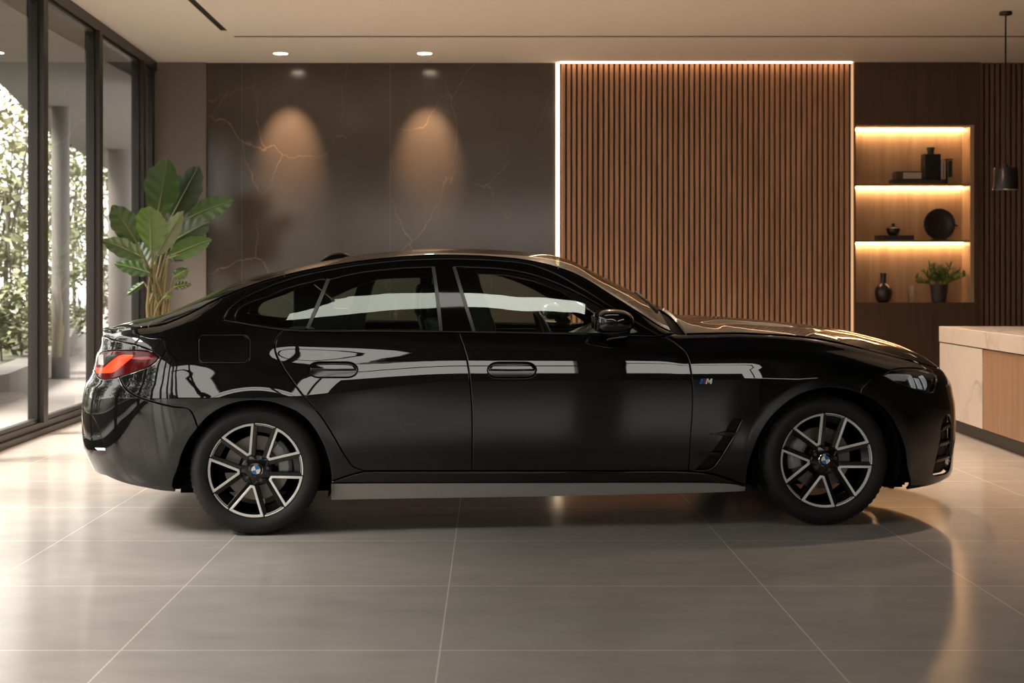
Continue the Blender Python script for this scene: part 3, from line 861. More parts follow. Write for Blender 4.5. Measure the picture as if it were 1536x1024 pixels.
def top(name, sa, sb, mat, parent=CAR, ta=-1, tb=1, off=0, n=None, m=30, rim=.015):
    n = n or max(4, int(abs(sb - sa) / .03))
    V = []; N = []; Fc = []
    S = [lerp(sa, sb, i / n) for i in range(n + 1)]; TT = [lerp(ta, tb, j / m) for j in range(m + 1)]
    for s in S:
        for t in TT:
            e = .004
            a = T(min(SMAX, s + e), t) - T(max(SMIN, s - e), t); b = T(s, t - .02) - T(s, t + .02)
            nn = b.cross(a)
            if nn.length < 1e-10: nn = Vector((0, 0, 1))
            nn.normalize()
            if nn.z < 0: nn = -nn
            V.append(T(s, t) + nn * off); N.append(nn)
    w_ = m + 1
    for i in range(n):
        for j in range(m):
            q = (i * w_ + j, (i + 1) * w_ + j, (i + 1) * w_ + j + 1, i * w_ + j + 1)
            nn = (V[q[1]] - V[q[0]]).cross(V[q[3]] - V[q[0]])
            Fc.append(q if nn.z >= 0 else tuple(reversed(q)))
    if rim:
        loop_ = [j for j in range(w_)] + [i * w_ + m for i in range(1, n + 1)] + [n * w_ + j for j in range(m - 1, -1, -1)] + [i * w_ for i in range(n - 1, 0, -1)]
        A = len(V)
        for k in loop_: V.append(V[k] - N[k] * rim); N.append(N[k])
        L = len(loop_)
        for k in range(L): Fc.append((loop_[k], A + k, A + (k + 1) % L, loop_[(k + 1) % L]))
    return finish(name, V, Fc, N, mat, parent)
def s_at(px, py): return sw(px, py)[0]
S_SPOIL = SMIN; S_HATCH0 = s_at(222, 488); S_HATCH1 = s_at(426, 413); S_ROOF1 = s_at(838, 402); S_COWL = s_at(1006, 497)
top('boot_lid', SMIN, S_HATCH0, PAINT, n=26)
top('rear_window', S_HATCH0 + .004, S_HATCH1 - .004, GLASSH, ta=-.93, tb=.93)
top('hatch_frame', S_HATCH0 + .004, S_HATCH1 - .002, PAINT, ta=.93, tb=1, m=4)
top('hatch_frame', S_HATCH0 + .004, S_HATCH1 - .002, PAINT, ta=-1, tb=-.93, m=4)
top('roof', S_HATCH1 + .002, S_ROOF1 - .002, PAINT)
top('windscreen', S_ROOF1 + .003, S_COWL - .003, GLASSW, ta=-.95, tb=.95)
top('windscreen_pillar', S_ROOF1 + .002, S_COWL, PAINT, ta=.95, tb=1, m=3)
top('windscreen_pillar', S_ROOF1 + .002, S_COWL, PAINT, ta=-1, tb=-.95, m=3)
cw = top('wiper_cowl', S_COWL - .01, S_HOOD0 + .02, LINER, off=-.03)
hd = top('hood', S_HOOD0, SMAX, PAINT, n=90, m=96)
top('headliner', S_HATCH1 + .05, S_ROOF1 - .03, HEADLINER, off=-.035, rim=0, ta=-.97, tb=.97)
# wipers
for t0, t1 in ((.75, .05), (.0, -.75)):
    mb = MB(); pts = [T(S_COWL - .02 - .05 * math.sin(k / 8 * PI), lerp(t0, t1, k / 8)) + Vector((0, 0, .006)) for k in range(9)]
    mb.tube(pts, .006, 6); mb.build('wiper', DARK, cw, smooth=60)
# spoiler lip
V = []; Fc = []
n = 40
for i in range(n + 1):
    t = i / n * 2 - 1
    a = abs(t)
    s = lerp(SMIN, s_at(178, 492), a ** 1.6)
    e = P(s, we_t(s)); e = Vector((e.x, (1 if t > 0 else -1) * abs(e.y), e.z))
    f = 1 - a ** 6
    for dx, dz in ((.05, .010), (.004, .013 * f), (-.012 * f, .008 * f), (-.014 * f, -.004), (-.002, -.016), (.03, -.018)):
        V.append(e + Vector((dx, 0, dz)))
k_ = 6
for i in range(n):
    for j in range(k_ - 1): Fc.append((i * k_ + j, i * k_ + j + 1, (i + 1) * k_ + j + 1, (i + 1) * k_ + j))
mb = MB(); mb.add(V, Fc); mb.build('spoiler', PAINT, CAR, smooth=50)
# antenna fin
fx = px_plane(503, 388, 0)[0]; fz = wc_t(fx)
mb = MB()
sec = []
for i in range(15):
    f = i / 14; hgt = .038 * math.sin(PI * min(1, .02 + f * .98)) ** .6 * (1 if f < .7 else 1); wd = .028 * math.sin(PI * (.06 + .9 * f)) ** .7
    u = fx - .085 + .17 * f; zb = wc_t(u) - .004
    sec.append([(u, -wd, zb), (u, -wd * .62, zb + hgt * .7), (u, 0, zb + hgt), (u, wd * .62, zb + hgt * .7), (u, wd, zb)])
V = [p for r in sec for p in r]; Fc = [(i * 5 + j, i * 5 + j + 1, (i + 1) * 5 + j + 1, (i + 1) * 5 + j) for i in range(14) for j in range(4)]
mb.add(V, Fc); mb.build('antenna_fin', PAINT, CAR, smooth=60)

# mirrors
for sg in (1, -1):
    mr = empty('door_mirror', parent=CAR)
    n1, n2 = 28, 20
    cu, cw_ = px_plane(920, 483, 1.0); V = []; Fc = []
    for i in range(n1):
        a = 2 * PI * i / n1
        for j in range(n2 + 1):
            f = -PI / 2 + PI * j / n2
            q = lambda c, p: math.copysign(abs(c) ** p, c)
            x = q(math.cos(a), .62) * q(math.cos(f), .55); z = q(math.sin(a), .66) * q(math.cos(f), .55); y = q(math.sin(f), .8)
            # rear (mirror glass) side is flat, front rounds off
            X = x * .100 if x < 0 else x * .098 * (1 - .10 * z * z); Z = z * (.064 - .006 * (x + 1) / 2)
            Yb = 1.0 + y * .105
            V.append((cu + X, -Yb * sg, cw_ + Z + .004 * (1 - x * x)))
    for i in range(n1):
        i2 = (i + 1) % n1
        for j in range(n2): Fc.append((i * (n2 + 1) + j, i2 * (n2 + 1) + j, i2 * (n2 + 1) + j + 1, i * (n2 + 1) + j + 1))
    mb = MB(); mb.add(V, Fc); mb.build('mirror_housing', PAINT, mr, smooth=80)
    mb = MB(); mb.prism([(-.052, .0), (.05, -.002), (.062, .03), (-.03, .03)], 0, 1, fn=lambda x, y, z: (cu + .035 + x, -sg * lerp(.885, .97, y), cw_ - .098 + z + y * .03))
    mb.build('mirror_stalk', GLOSS, mr, bevel=.008)
    mb = MB(); mb.box(cu - .1015, cu - .097, min(-sg * .95, -sg * 1.04), max(-sg * .95, -sg * 1.04), cw_ - .032, cw_ + .032); mb.build('mirror_glass', GLOSS, mr, bevel=.001)
    mb = MB(); mb.tube([(cu + .095, -sg * 1.02, cw_ + .004), (cu + .05, -sg * 1.102, cw_ + .004), (cu - .06, -sg * 1.106, cw_ + .004)], .0022, 6); mb.build('mirror_seam', GLOSS, mr)

# stripes badge on the fender and centre of it
def flat_on(name, pts_px, mat, parent, off, far=False, spacing=.01):
    V, Fc, N = patch([sw(*p) for p in pts_px], off=off, gap=0, lip=.0006, rim=.003, lipdrop=.0004, spacing=spacing, far=far)
    return finish(name, V, Fc, N, mat, parent)
bdg = empty('badge', parent=CAR)
for far in (False, True):
    for x, m_ in ((1049.5, BLUE), (1053, BLUED), (1056.5, REDE)):
        flat_on('stripe', [(x + 2.0, 567.6), (x + 5.2, 567.6), (x + 3.0, 575.4), (x - .2, 575.4)], m_, bdg, .0025, far)
    for m__ in ([(1058.3, 575.4), (1060.5, 567.6), (1062.4, 567.6), (1060.2, 575.4)], [(1060.6, 567.6), (1062.6, 567.6), (1064, 572.2), (1063, 574.4)],
                [(1063.4, 574.4), (1063.6, 571.8), (1066.3, 567.6), (1068.2, 567.6)], [(1066.2, 567.6), (1068.4, 567.6), (1067.2, 575.4), (1065.1, 575.4)]):
        flat_on('letter_stroke', m__, WHITEE, bdg, .003, far)

# wheels ----------------------------------------------------------
def make_wheel(u, w, R, sg, caliper_ang, rot=0):
    root = empty('wheel', (u, -sg * TB, w), 0, CAR)
    Y = lambda y: y * sg                    # y grows inward from the tyre's outer face
    kr = .7315
    rr = R * kr                             # rim edge radius
    n = 192; prof = [(rr - .004, .020), (rr + .002, .006), (rr + .012, .0), (rr + .03, -.004), (R - .045, -.005), (R - .030, .000), (R - .027, .0035), (R - .020, .007), (R - .010, .017), (R - .003, .032), (R, .046), (R, .075), (R - .008, .077), (R - .008, .084), (R, .086), (R, .118), (R - .008, .12), (R - .008, .128), (R, .13), (R, .165), (R - .008, .167), (R - .008, .174), (R, .176), (R - .002, .205), (R - .012, .232), (R - .04, .245), (rr + .01, .24), (rr - .004, .225)]
    V = []; Fc = []; k = len(prof)
    for i in range(n):
        a = 2 * PI * i / n
        for q, (r, y) in enumerate(prof):
            if 7 <= q <= 10 and i % 3 == 0: r -= .0045 if q > 7 else .002
            if 22 <= q <= 24 and i % 3 == 0: r -= .004
            V.append((r * math.cos(a), Y(y), r * math.sin(a)))
    for i in range(n):
        j = (i + 1) % n
        for q in range(k - 1): Fc.append((i * k + q, j * k + q, j * k + q + 1, i * k + q + 1))
    mb = MB(); mb.add(V, Fc); mb.build('tyre', RUBBER, root, smooth=35)
    mb = MB(); mb.lathe([(rr - .001, Y(.007)), (rr - .0025, Y(.018)), (rr - .012, Y(.028)), (rr - .020, Y(.05)), (rr - .034, Y(.13)), (rr - .036, Y(.22))], 96, axis='y', cap=False)
    mb.build('rim_barrel', RIMB, root, smooth=50)
    # hub
    mb = MB(); mb.lathe([(0, Y(.040)), (.045, Y(.040)), (.074, Y(.046)), (.082, Y(.060)), (.080, Y(.10)), (0, Y(.10))], 60, axis='y'); mb.build('hub', RIMB, root, smooth=35)
    rn = rr * .335
    for kk in range(5):
        th = math.radians(42 + 72 * kk + rot)
        hw = math.radians(21.8)
        def pol(r, a): return (r * math.cos(a), r * math.sin(a))
        # black spoke pair
        mb = MB()
        for s_ in (1, -1):
            a_out = th + s_ * hw
            o = Vector(pol(rr - .006, a_out)); t = Vector((-math.sin(a_out), math.cos(a_out))) * s_
            nd = Vector(pol(rn - .004, th)) + Vector((-math.sin(th), math.cos(th))) * s_ * .006
            tn = (o - nd).normalized(); pn = Vector((-tn.y, tn.x)) * (1 if Vector((-tn.y, tn.x)).dot(t) > 0 else -1)
            hubp = Vector(pol(.050, th)) + Vector((-math.sin(th), math.cos(th))) * s_ * .016
            quad = [nd - pn * .002, o - pn * .004, o + pn * .020, nd + pn * .024]
            if s_ < 0: quad.reverse()
            yo, yn, yd = .022, .034, .075
            V = []
            for p in quad:
                f = (p.length - rn) / (rr - rn); y0 = lerp(yn, yo, max(0, min(1, f)))
                V.append((p.x, Y(y0), p.y))
            for p in quad: V.append((p.x, Y(yd), p.y))
            mb.add(V, [(0, 1, 2, 3), (7, 6, 5, 4)] + [(i, (i + 1) % 4, (i + 1) % 4 + 4, i + 4) for i in range(4)])
            quad = [hubp - pn * .0, nd - pn * .002, nd + pn * .024, hubp + pn * .012]
            if s_ < 0: quad.reverse()
            V = [(p.x, Y(.036), p.y) for p in quad] + [(p.x, Y(.08), p.y) for p in quad]
            mb.add(V, [(0, 1, 2, 3), (7, 6, 5, 4)] + [(i, (i + 1) % 4, (i + 1) % 4 + 4, i + 4) for i in range(4)])
        mb.build('spoke', RIMB, root, bevel=.003)
        # machined outline of the pair
        A = [pol(rr - .003, th - hw + 2 * hw * i / 16) for i in range(17)]
        tx = (-math.sin(th), math.cos(th)); nw = .011
        nodeL = (rn * math.cos(th) + tx[0] * nw, rn * math.sin(th) + tx[1] * nw); nodeR = (rn * math.cos(th) - tx[0] * nw, rn * math.sin(th) - tx[1] * nw)
        pl = A + [nodeL, nodeR]
        if area2(pl) < 0: pl.reverse()
        inn = inset(pl, .0118)
        V = []; Fc = []
        nn_ = len(pl)
        def yy(p):
            f = (math.hypot(*p) - rn) / (rr - rn); return lerp(.031, .0135, max(0, min(1, f)) ** .8)
        for p in pl: V.append((p[0], Y(yy(p)), p[1]))
        for p in inn: V.append((p[0], Y(yy(p)), p[1]))
        for p in pl: V.append((p[0], Y(yy(p) + .012), p[1]))
        for p in inn: V.append((p[0], Y(yy(p) + .012), p[1]))
        for i in range(nn_):
            j = (i + 1) % nn_
            Fc += [(i, j, nn_ + j, nn_ + i), (i, 2 * nn_ + i, 2 * nn_ + j, j), (nn_ + i, nn_ + j, 3 * nn_ + j, 3 * nn_ + i)]
        mb = MB(); mb.add(V, Fc); mb.build('spoke_face', RIMS, root, bevel=.0012, seg=1)
        # thin machined arc between the pairs with its inner line
        a0, a1 = th + hw + math.radians(1.6), th + math.radians(72) - hw - math.radians(1.6)
        mb = MB(); V = []; Fc = []
        for i in range(13):
            a = lerp(a0, a1, i / 12)
            for r, y in ((rr - .003, .0135), (rr - .0085, .0145), (rr - .0085, .026), (rr - .003, .026)): V.append((r * math.cos(a), Y(y), r * math.sin(a)))
        for i in range(12):
            for q in range(4): Fc.append((i * 4 + q, i * 4 + (q + 1) % 4, (i + 1) * 4 + (q + 1) % 4, (i + 1) * 4 + q))
        mb.add(V, Fc)
        V = []; Fc = []
        for i in range(13):
            a = lerp(a0 + .035, a1 - .035, i / 12)
            for r, y in ((rr - .0125, .020), (rr - .0145, .021)): V.append((r * math.cos(a), Y(y), r * math.sin(a)))
        for i in range(12): Fc.append((i * 2, i * 2 + 1, i * 2 + 3, i * 2 + 2))
        mb.add(V, Fc); mb.build('rim_arc', RIMS, root)
        mb = MB(); V = []; Fc = []
        for i in range(9):
            a = lerp(a0, a1, i / 8)
            for r, y in ((rr - .008, .024), (rr - .05, .045), (rr - .05, .07), (rr - .012, .07)): V.append((r * math.cos(a), Y(y), r * math.sin(a)))
        for i in range(8):
            for q in range(4): Fc.append((i * 4 + q, i * 4 + (q + 1) % 4, (i + 1) * 4 + (q + 1) % 4, (i + 1) * 4 + q))
        mb.add(V, Fc); mb.build('rim_web', RIMB, root, bevel=.002)
        ab = th + math.radians(36)
        mb = MB(); mb.lathe([(0, Y(.036)), (.007, Y(.036)), (.009, Y(.040)), (.009, Y(.05))], 12, c=(.057 * math.cos(ab), 0, .057 * math.sin(ab)), axis='y'); mb.build('wheel_bolt', SATIN, root, smooth=40)
    # roundel cap: dark ring with blue and white quarters
    V = [(0, Y(.0275), 0)]; Fc = []; M = []
    q = 40
    for r, y in ((.0215, .029), (.0225, .0285), (.0325, .0300), (.0345, .032), (.036, .045)):
        for i in range(q): a = 2 * PI * i / q + .25; V.append((r * math.cos(a), Y(y), r * math.sin(a)))
    for i in range(q):
        j = (i + 1) % q
        Fc.append((0, 1 + i, 1 + j)); M.append(1 if (i // 10) % 2 == 0 else 2)
        for b in range(4):
            Fc.append((1 + b * q + i, 1 + (b + 1) * q + i, 1 + (b + 1) * q + j, 1 + b * q + j)); M.append((3, 0, 3, 0)[b])
    mb = MB(); mb.V = [Vector(v) for v in V]; mb.F = Fc; mb.M = M
    mb.build('centre_cap', [RIMB, BLUE, WHITEE, CHROME], root)
    # brake
    mb = MB(); mb.lathe([(.085, Y(.118)), (.160, Y(.118)), (.160, Y(.142)), (.085, Y(.142)), (.085, Y(.118))], 72, axis='y', cap=False); mb.build('brake_disc', STEEL, root, smooth=30)
    mb = MB(); mb.lathe([(.085, Y(.10)), (.09, Y(.115)), (.09, Y(.16)), (0, Y(.16))], 40, axis='y'); mb.build('disc_hat', LINER, root, smooth=30)
    mb = MB(); V = []; Fc = []
    for i in range(11):
        a = caliper_ang + math.radians(-30 + 60 * i / 10)
        wv = .004 * (1 if i % 2 else 0)
        for r, y in ((.105 + wv, .100), (.112, .088), (.160 - wv, .086), (.178, .10), (.178, .16), (.105, .16)): V.append((r * math.cos(a), Y(y), r * math.sin(a)))
    for i in range(10):
        for q_ in range(6): Fc.append((i * 6 + q_, i * 6 + (q_ + 1) % 6, (i + 1) * 6 + (q_ + 1) % 6, (i + 1) * 6 + q_))
    Fc += [tuple(range(6)), tuple(60 + i for i in reversed(range(6)))]
    mb.add(V, Fc); mb.build('brake_caliper', CALIPER, root, bevel=.003)
    return root
RR, RF = .3215, .3345
for sg in (1, -1):
    make_wheel(0, RR, RR, sg, math.radians(20), 0)
    make_wheel(WB, RF, RF, sg, math.radians(168), 1)
# wheel-arch liners, underbody and cabin
for sg in (1, -1):
    for ua, wa, ra, a0, a1, z0, z1 in ((0, .335, .392, -26, 200, .18, .235), (WB, .345, .388, -30, 204, .186, .18)):
        V = []; Fc = []; n = 40
        for i in range(n + 1):
            a = math.radians(lerp(a0, a1, i / n))
            for b in (.895, .60, .58):
                r = ra if b > .59 else 0
                V.append((ua + r * math.cos(a), -sg * b, max(lerp(z0, z1, i / n), wa + r * math.sin(a))))
        for i in range(n):
            for q in range(2): Fc.append((i * 3 + q, i * 3 + q + 1, (i + 1) * 3 + q + 1, (i + 1) * 3 + q))
        mesh_obj('wheel_arch_liner', V, Fc, LINER, CAR, smooth=True, angle=40)
mb = MB(); mb.box(-.40, 3.30, -.575, .575, .17, .30); mb.box(-.62, -.38, -.5, .5, .25, .33); mb.box(WB + .345, WB + .44, -.79, .79, .178, .45); mb.box(WB + .43, WB + .49, -.70, .70, .176, .45); mb.box(WB + .43, WB + .60, -.62, .62, .176, .45); mb.box(-.50, -.375, -.80, .80, .222, .45)
for sg in (1, -1):
    a, b = sorted((-sg * .575, -sg * .80)); mb.box(.42, WB - .43, a, b, .175, .33)
mb.build('underbody', LINER, CAR)
IN = empty('cabin', parent=CAR)
mb = MB(); mb.box(-.55, 2.35, -.80, .80, .30, .33)
mb.box(2.30, 2.34, -.80, .80, .3, .93)
mb.box(-.72, .28, -.66, .66, .90, .92)
mb.box(-.74, -.72, -.6, .6, .3, .92)
for sg in (1, -1):
    a, b = sorted((-sg * .80, -sg * .835))
    mb.box(.30, 2.28, a, b, .33, .955)
mb.build('cabin_lining', LINER, IN)
def seat(u, b, rear=False, wide=.25):
    st = MB()
    def cush(x0, x1, z0, z1, hw, lean=0, top=.8):
        pl = [(x0, z0), (x1, z0), (x1 + lean, z1), (x0 + lean, z1)]
        V = []
        for k, y in enumerate((-hw, -hw * .85, hw * .85, hw)):
            sc = .6 if k in (0, 3) else 1
            cx = sum(p[0] for p in pl) / 4; cz = sum(p[1] for p in pl) / 4
            for x, z in pl: V.append((u + cx + (x - cx) * sc, -b + y, cz + (z - cz) * (.92 if sc < 1 else 1)))
        Fc = [(0, 1, 2, 3), (15, 14, 13, 12)]
        for k in range(3):
            for j in range(4): Fc.append((k * 4 + j, k * 4 + (j + 1) % 4, (k + 1) * 4 + (j + 1) % 4, (k + 1) * 4 + j))
        st.add(V, Fc)
    cush(.0, .50, .42, .58, wide)
    cush(-.12, .06, .52, 1.06, wide, -.16)
    o = st.build('seat', LEATHER, IN, smooth=60, bevel=.03, seg=3)
    hr = MB(); V = []; Fc = []
    n1, n2 = 20, 12
    for i in range(n1):
        a = 2 * PI * i / n1
        for j in range(n2 + 1):
            f = -PI / 2 + PI * j / n2; q = lambda c, p: math.copysign(abs(c) ** p, c)
            V.append((u - .24 + .062 * q(math.cos(a), .8) * q(math.cos(f), .6), -b + .14 * q(math.sin(f), .75), 1.135 + .105 * q(math.sin(a), .75) * q(math.cos(f), .6)))
    for i in range(n1):
        i2 = (i + 1) % n1
        for j in range(n2): Fc.append((i * (n2 + 1) + j, i2 * (n2 + 1) + j, i2 * (n2 + 1) + j + 1, i * (n2 + 1) + j + 1))
    hr.add(V, Fc); hr.build('headrest', LEATHER, IN, smooth=80)
seat(1.13, .38); seat(1.13, -.38)
rs = MB(); rs.box(.25, .72, -.62, .62, .42, .58); rs.box(.08, .26, -.62, .62, .5, .98); rs.build('rear_bench', LEATHER, IN, bevel=.04, seg=3)
dm = MB(); dm.prism([(1.78, .62), (1.74, .80), (1.80, .93), (1.95, .99), (2.32, .96), (2.32, .60)], -.80, .80); dm.build('dashboard', LEATHER, IN, bevel=.02)
def trim_in(name, pts, b0=-.70, b1=-.64):
    q = [px_plane(x, y, (b0 + b1) / 2) for x, y in pts]
    mb = MB(); mb.prism(q, -b0, -b1); mb.build(name, LEATHER, IN, bevel=.012, seg=2)
trim_in('pillar_trim', crom([(652, 402), (712, 404), (722, 430), (736, 468), (742, 505), (646, 505), (650, 455)], 4, closed=True))
trim_in('pillar_trim', [(536, 405), (570, 410), (560, 430), (551, 462), (545, 505), (512, 505), (524, 462), (534, 432)], -.72, -.66)
trim_in('rail_trim', [(470, 425), (497, 447), (533, 431), (566, 420), (600, 417.5), (650, 416.5), (650, 396), (560, 398), (500, 410)], -.66, -.60)
trim_in('rail_trim', [(714, 396), (714, 411), (760, 413), (800, 422), (840, 437), (880, 460), (915, 485), (925, 470), (880, 432), (830, 405), (790, 397)], -.66, -.60)
trim_in('quarter_trim', [(440, 505), (440, 435), (470, 425), (497, 447), (502, 462), (524, 462), (512, 505)], -.78, -.72)
sw_ = MB(); cxs = Vector((1.63, .37, .90)); V = []; n = 40
pts = [cxs + Matrix.Rotation(math.radians(-24), 3, 'Y') @ Vector((0, .185 * math.cos(2 * PI * i / n), .185 * math.sin(2 * PI * i / n))) for i in range(n + 1)]
sw_.tube(pts, .016, 8)
for ang in (0, PI, -PI / 2):
    sw_.tube([cxs, cxs + Matrix.Rotation(math.radians(-24), 3, 'Y') @ Vector((0, .185 * math.cos(ang), .185 * math.sin(ang)))], .014, 6)
sw_.tube([cxs, cxs + Vector((.18, 0, -.05))], .03, 8)
sw_.build('steering_wheel', LEATHER, IN, smooth=60)
mb = MB(); mb.box(1.70, 1.74, -.12, .12, 1.245, 1.30); mb.tube([(1.74, 0, 1.29), (1.80, 0, 1.33)], .012, 6); mb.build('rear_view_mirror', LEATHER, IN, bevel=.01)

# ------------------------------------------------------------------ the room
CEIL = 3.70; YB = 15.70; YF = -5.0; XR = 9.0
def xl(Y): return -3.77 - .0219 * (Y - YB)          # the glazed left wall runs very slightly outward
WALLP = principled('taupe_plaster', (.17, .14, .122), .6)
CEILM = principled('ceiling_paint', (.76, .70, .635), .8)
FRAME = principled('dark_bronze_frame', (.022, .019, .017), .38, .4)
FRAMEL = principled('bronze_frame_face', (.034, .029, .026), .42, .4)
MARB = marble('brown_marble', (.050, .038, .030), (.080, .063, .052), (.30, .19, .125), 1.15, .006, .16, joints=(-2.80, -1.13), vein_amt=.75)
MARBW = marble('white_marble', (.44, .385, .35), (.52, .47, .435), (.17, .15, .14), 1.5, .035, .18, vein_amt=.55)
WOODS = wood('walnut_slat', (.33, .175, .102), (.50, .275, .162))
WOODD = wood('dark_walnut', (.070, .037, .021), (.10, .053, .030))
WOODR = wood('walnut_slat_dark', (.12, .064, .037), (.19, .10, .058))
WOODC = wood('counter_oak', (.20, .115, .068), (.29, .17, .10), scale=(30, 30, 1.2))
WOODN = wood('niche_oak', (.34, .22, .13), (.46, .31, .19), .5)
BLACKW = principled('black_backing', (.012, .009, .007), .7)
LED = emission('warm_led', (1.0, .62, .34), 7)
LEDN = emission('warm_niche_led', (1.0, .60, .30), 42)
LEDV = emission('warm_led_bright', (1.0, .74, .48), 4)
LEDD = emission('warm_led_soft', (1.0, .55, .28), .85)
SPOTM = emission('downlight_lamp', (1.0, .80, .58), 30)
PANELM = emission('ceiling_panel_lamp', (1.0, .95, .88), PANEL_E)
PANE = thin_glass('window_glass', (.93, .94, .92), .09)
SLOT = principled('slot_black', (.006, .005, .005), .6)

def struct(o): o['kind'] = 'structure'; return o
def sbox(name, a, m, parent=None, bevel=0):
    mb = MB(); mb.box(*a); o = mb.build(name, m, parent, bevel=bevel)
    if parent is None: struct(o)
    return o
sbox('floor', (-3.74, XR + .2, YF - .2, YB + .3, -.12, 0), floor_mat())
# ceiling with two shadow slots let into it
SX0, SY0, YC = -2.70, 14.02, 7.5
mb = MB()
for a in ((-3.86, SX0 + .055, YC, YB + .3), (SX0 + .055, SX0 + .12, SY0 - .29, YB + .3), (SX0 + .12, XR + .2, YC, SY0), (SX0 + .12, XR + .2, SY0 + .075, YB + .3)):
    mb.box(*a, CEIL, CEIL + .12)
struct(mb.build('ceiling', CEILM))
sbox('ceiling_front', (-3.86, XR + .2, YF - .2, YC, CEIL, CEIL + .12), principled('dark_timber_ceiling', (.035, .026, .020), .7))
mb = MB(); mb.box(SX0 + .056, SX0 + .119, YC, SY0 - .30, CEIL + .003, CEIL + .11); mb.box(SX0 + .121, XR, SY0 + .001, SY0 + .074, CEIL + .003, CEIL + .11)
struct(mb.build('trim_1', SLOT))
# back wall
def bx(px): return (px - CX) / F * YB
def bz(py): return H + (CY - py) / F * YB
sbox('wall_back', (-3.86, XR + .2, YB + .30, YB + .5, 0, CEIL), BLACKW)
sbox('wall_pilaster', (bx(232), bx(309), YB - .0, YB + .3, 0, CEIL), WALLP)
sbox('wall_return', (xl(YB) - .09, bx(232), YB - .1, YB + .3, 0, CEIL), FRAME)
o = sbox('wall_marble', (bx(309), bx(833.5), YB + .05, YB + .3, 0, CEIL), MARB)
# led joint between marble and timber
t = sbox('light_strip', (bx(834), bx(839.5), YB + .03, YB + .06, .02, CEIL), LEDV); del t['kind']
tag(t, 'bright vertical light strip between brown marble and slatted timber wall', 'light strip')
X0, X1 = bx(840), bx(1277)
sbox('wall_slat_backing', (X0, X1 + .05, YB + .12, YB + .3, 0, CEIL), BLACKW)
def slats(name, x0, x1, n, mat, y0, y1, z0=0, z1=CEIL, duty=.68):
    mb = MB(); p = (x1 - x0) / n
    for i in range(n): mb.box(x0 + p * i, x0 + p * (i + duty), y0, y1, z0, z1)
    o = mb.build(name, mat, bevel=.004, seg=1); return struct(o)
slats('wall_slats', X0 + .02, X1, 54, WOODS, YB + .03, YB + .12, 0, CEIL - .004)
t = sbox('light_strip', (X0, X1, YB - .045, YB - .012, CEIL - .014, CEIL), LED); del t['kind']
tag(t, 'warm horizontal light strip along the top of the slatted timber wall', 'light strip')
t = sbox('light_strip', (bx(1278), bx(1280.4), YB + .01, YB + .05, .02, CEIL), LEDD); del t['kind']
tag(t, 'dim vertical light strip between slatted timber wall and the lit shelf niche', 'light strip')
# joinery with the lit niche
NX0, NX1, NZ0, NZ1 = bx(1283.5), bx(1455), bz(453.5), bz(190)
mb = MB(); ND = .27
mb.box(bx(1281.3), NX0, YB, YB + .30, 0, CEIL); mb.box(NX1 + .045, bx(1470), YB, YB + .30, 0, CEIL)
mb.box(NX0, NX1 + .045, YB, YB + .30, NZ1 + .02, CEIL); mb.box(NX0, NX1 + .045, YB, YB + .30, 0, NZ0)
struct(mb.build('wall_joinery', WOODD))
mb = MB(); xm = bx(1370)
niche = empty('wall_niche', (0, 0, 0)); struct(niche)
mb = MB(); mb.box(NX0, NX1 + .045, YB + ND, YB + .30, NZ0, NZ1 + .02); mb.build('niche_back', WOODN, niche)
mb = MB(); mb.box(NX1, NX1 + .045, YB - .004, YB + ND, NZ0, NZ1); mb.build('niche_side', WOODN, niche)
mb = MB(); mb.box(NX0, NX1 + .045, YB - .004, YB + ND, NZ1, NZ1 + .02); mb.build('niche_head', WOODN, niche)
def shelf(pyt, pyb, lab):
    t = empty('wall_shelf', (lerp(NX0, NX1, .5), YB + .13, bz(pyb)))
    tag(t, lab, 'shelf', 'shelves in the lit niche')
    mb = MB(); hw = (NX1 - NX0) / 2
    mb.box(-hw, hw, -.13, ND - .135, .012, bz(pyt) - bz(pyb)); mb.build('board', WOODC, t)
    mb = MB(); mb.box(-hw + .004, hw - .004, .085, .115, -.006, .011); mb.build('light_strip', LEDN, t)
    return bz(pyt)
Z_TOP = shelf(275.5, 280, 'upper thin timber shelf holding books and black bottle in lit niche')
Z_MID = shelf(360, 364.5, 'lower thin timber shelf holding round dark plate in lit niche')
Z_BOT = NZ0
t = sbox('light_strip', (NX0 + .004, NX1 - .004, YB + .21, YB + .24, NZ1 - .018, NZ1), LEDN); del t['kind']
tag(t, 'warm light strip under the top of the shelf niche', 'light strip')
sbox('wall_slat_backing_right', (bx(1470), XR, YB + .12, YB + .3, 0, CEIL), BLACKW)
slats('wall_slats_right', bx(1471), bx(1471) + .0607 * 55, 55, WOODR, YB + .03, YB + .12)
sbox('wall_right', (XR, XR + .2, YF, YB + .3, 0, CEIL), principled('right_wall_timber', (.045, .026, .016), .6))

# glazed left wall: frames and panes
MU = [15.0, 13.18, 11.42, 9.66, 7.90, 6.14, 4.38, 2.62, .86, -.9, -2.66, -4.42]
mb = MB()
A = [(xl(Y), Y) for Y in (YF, YB)]
def lbox(name, y0, y1, z0, z1, dx0, dx1, mat, parent=None):
    mb = MB(); V = [(xl(y) + d, y, z) for y in (y0, y1) for d in (dx0, dx1) for z in (z0, z1)]
    mb.add(V, [(0, 1, 3, 2), (4, 6, 7, 5), (0, 4, 5, 1), (2, 3, 7, 6), (0, 2, 6, 4), (1, 5, 7, 3)])
    o = mb.build(name, mat, parent)
    if parent is None: struct(o)
    return o
lbox('trim_2', YF, YB, CEIL - .10, CEIL, -.10, .03, FRAME)
lbox('trim_3', YF, YB, 0, .10, -.10, .02, FRAMEL)
lbox('trim_4', YF, YB, .0, .05, .02, .05, FRAME)
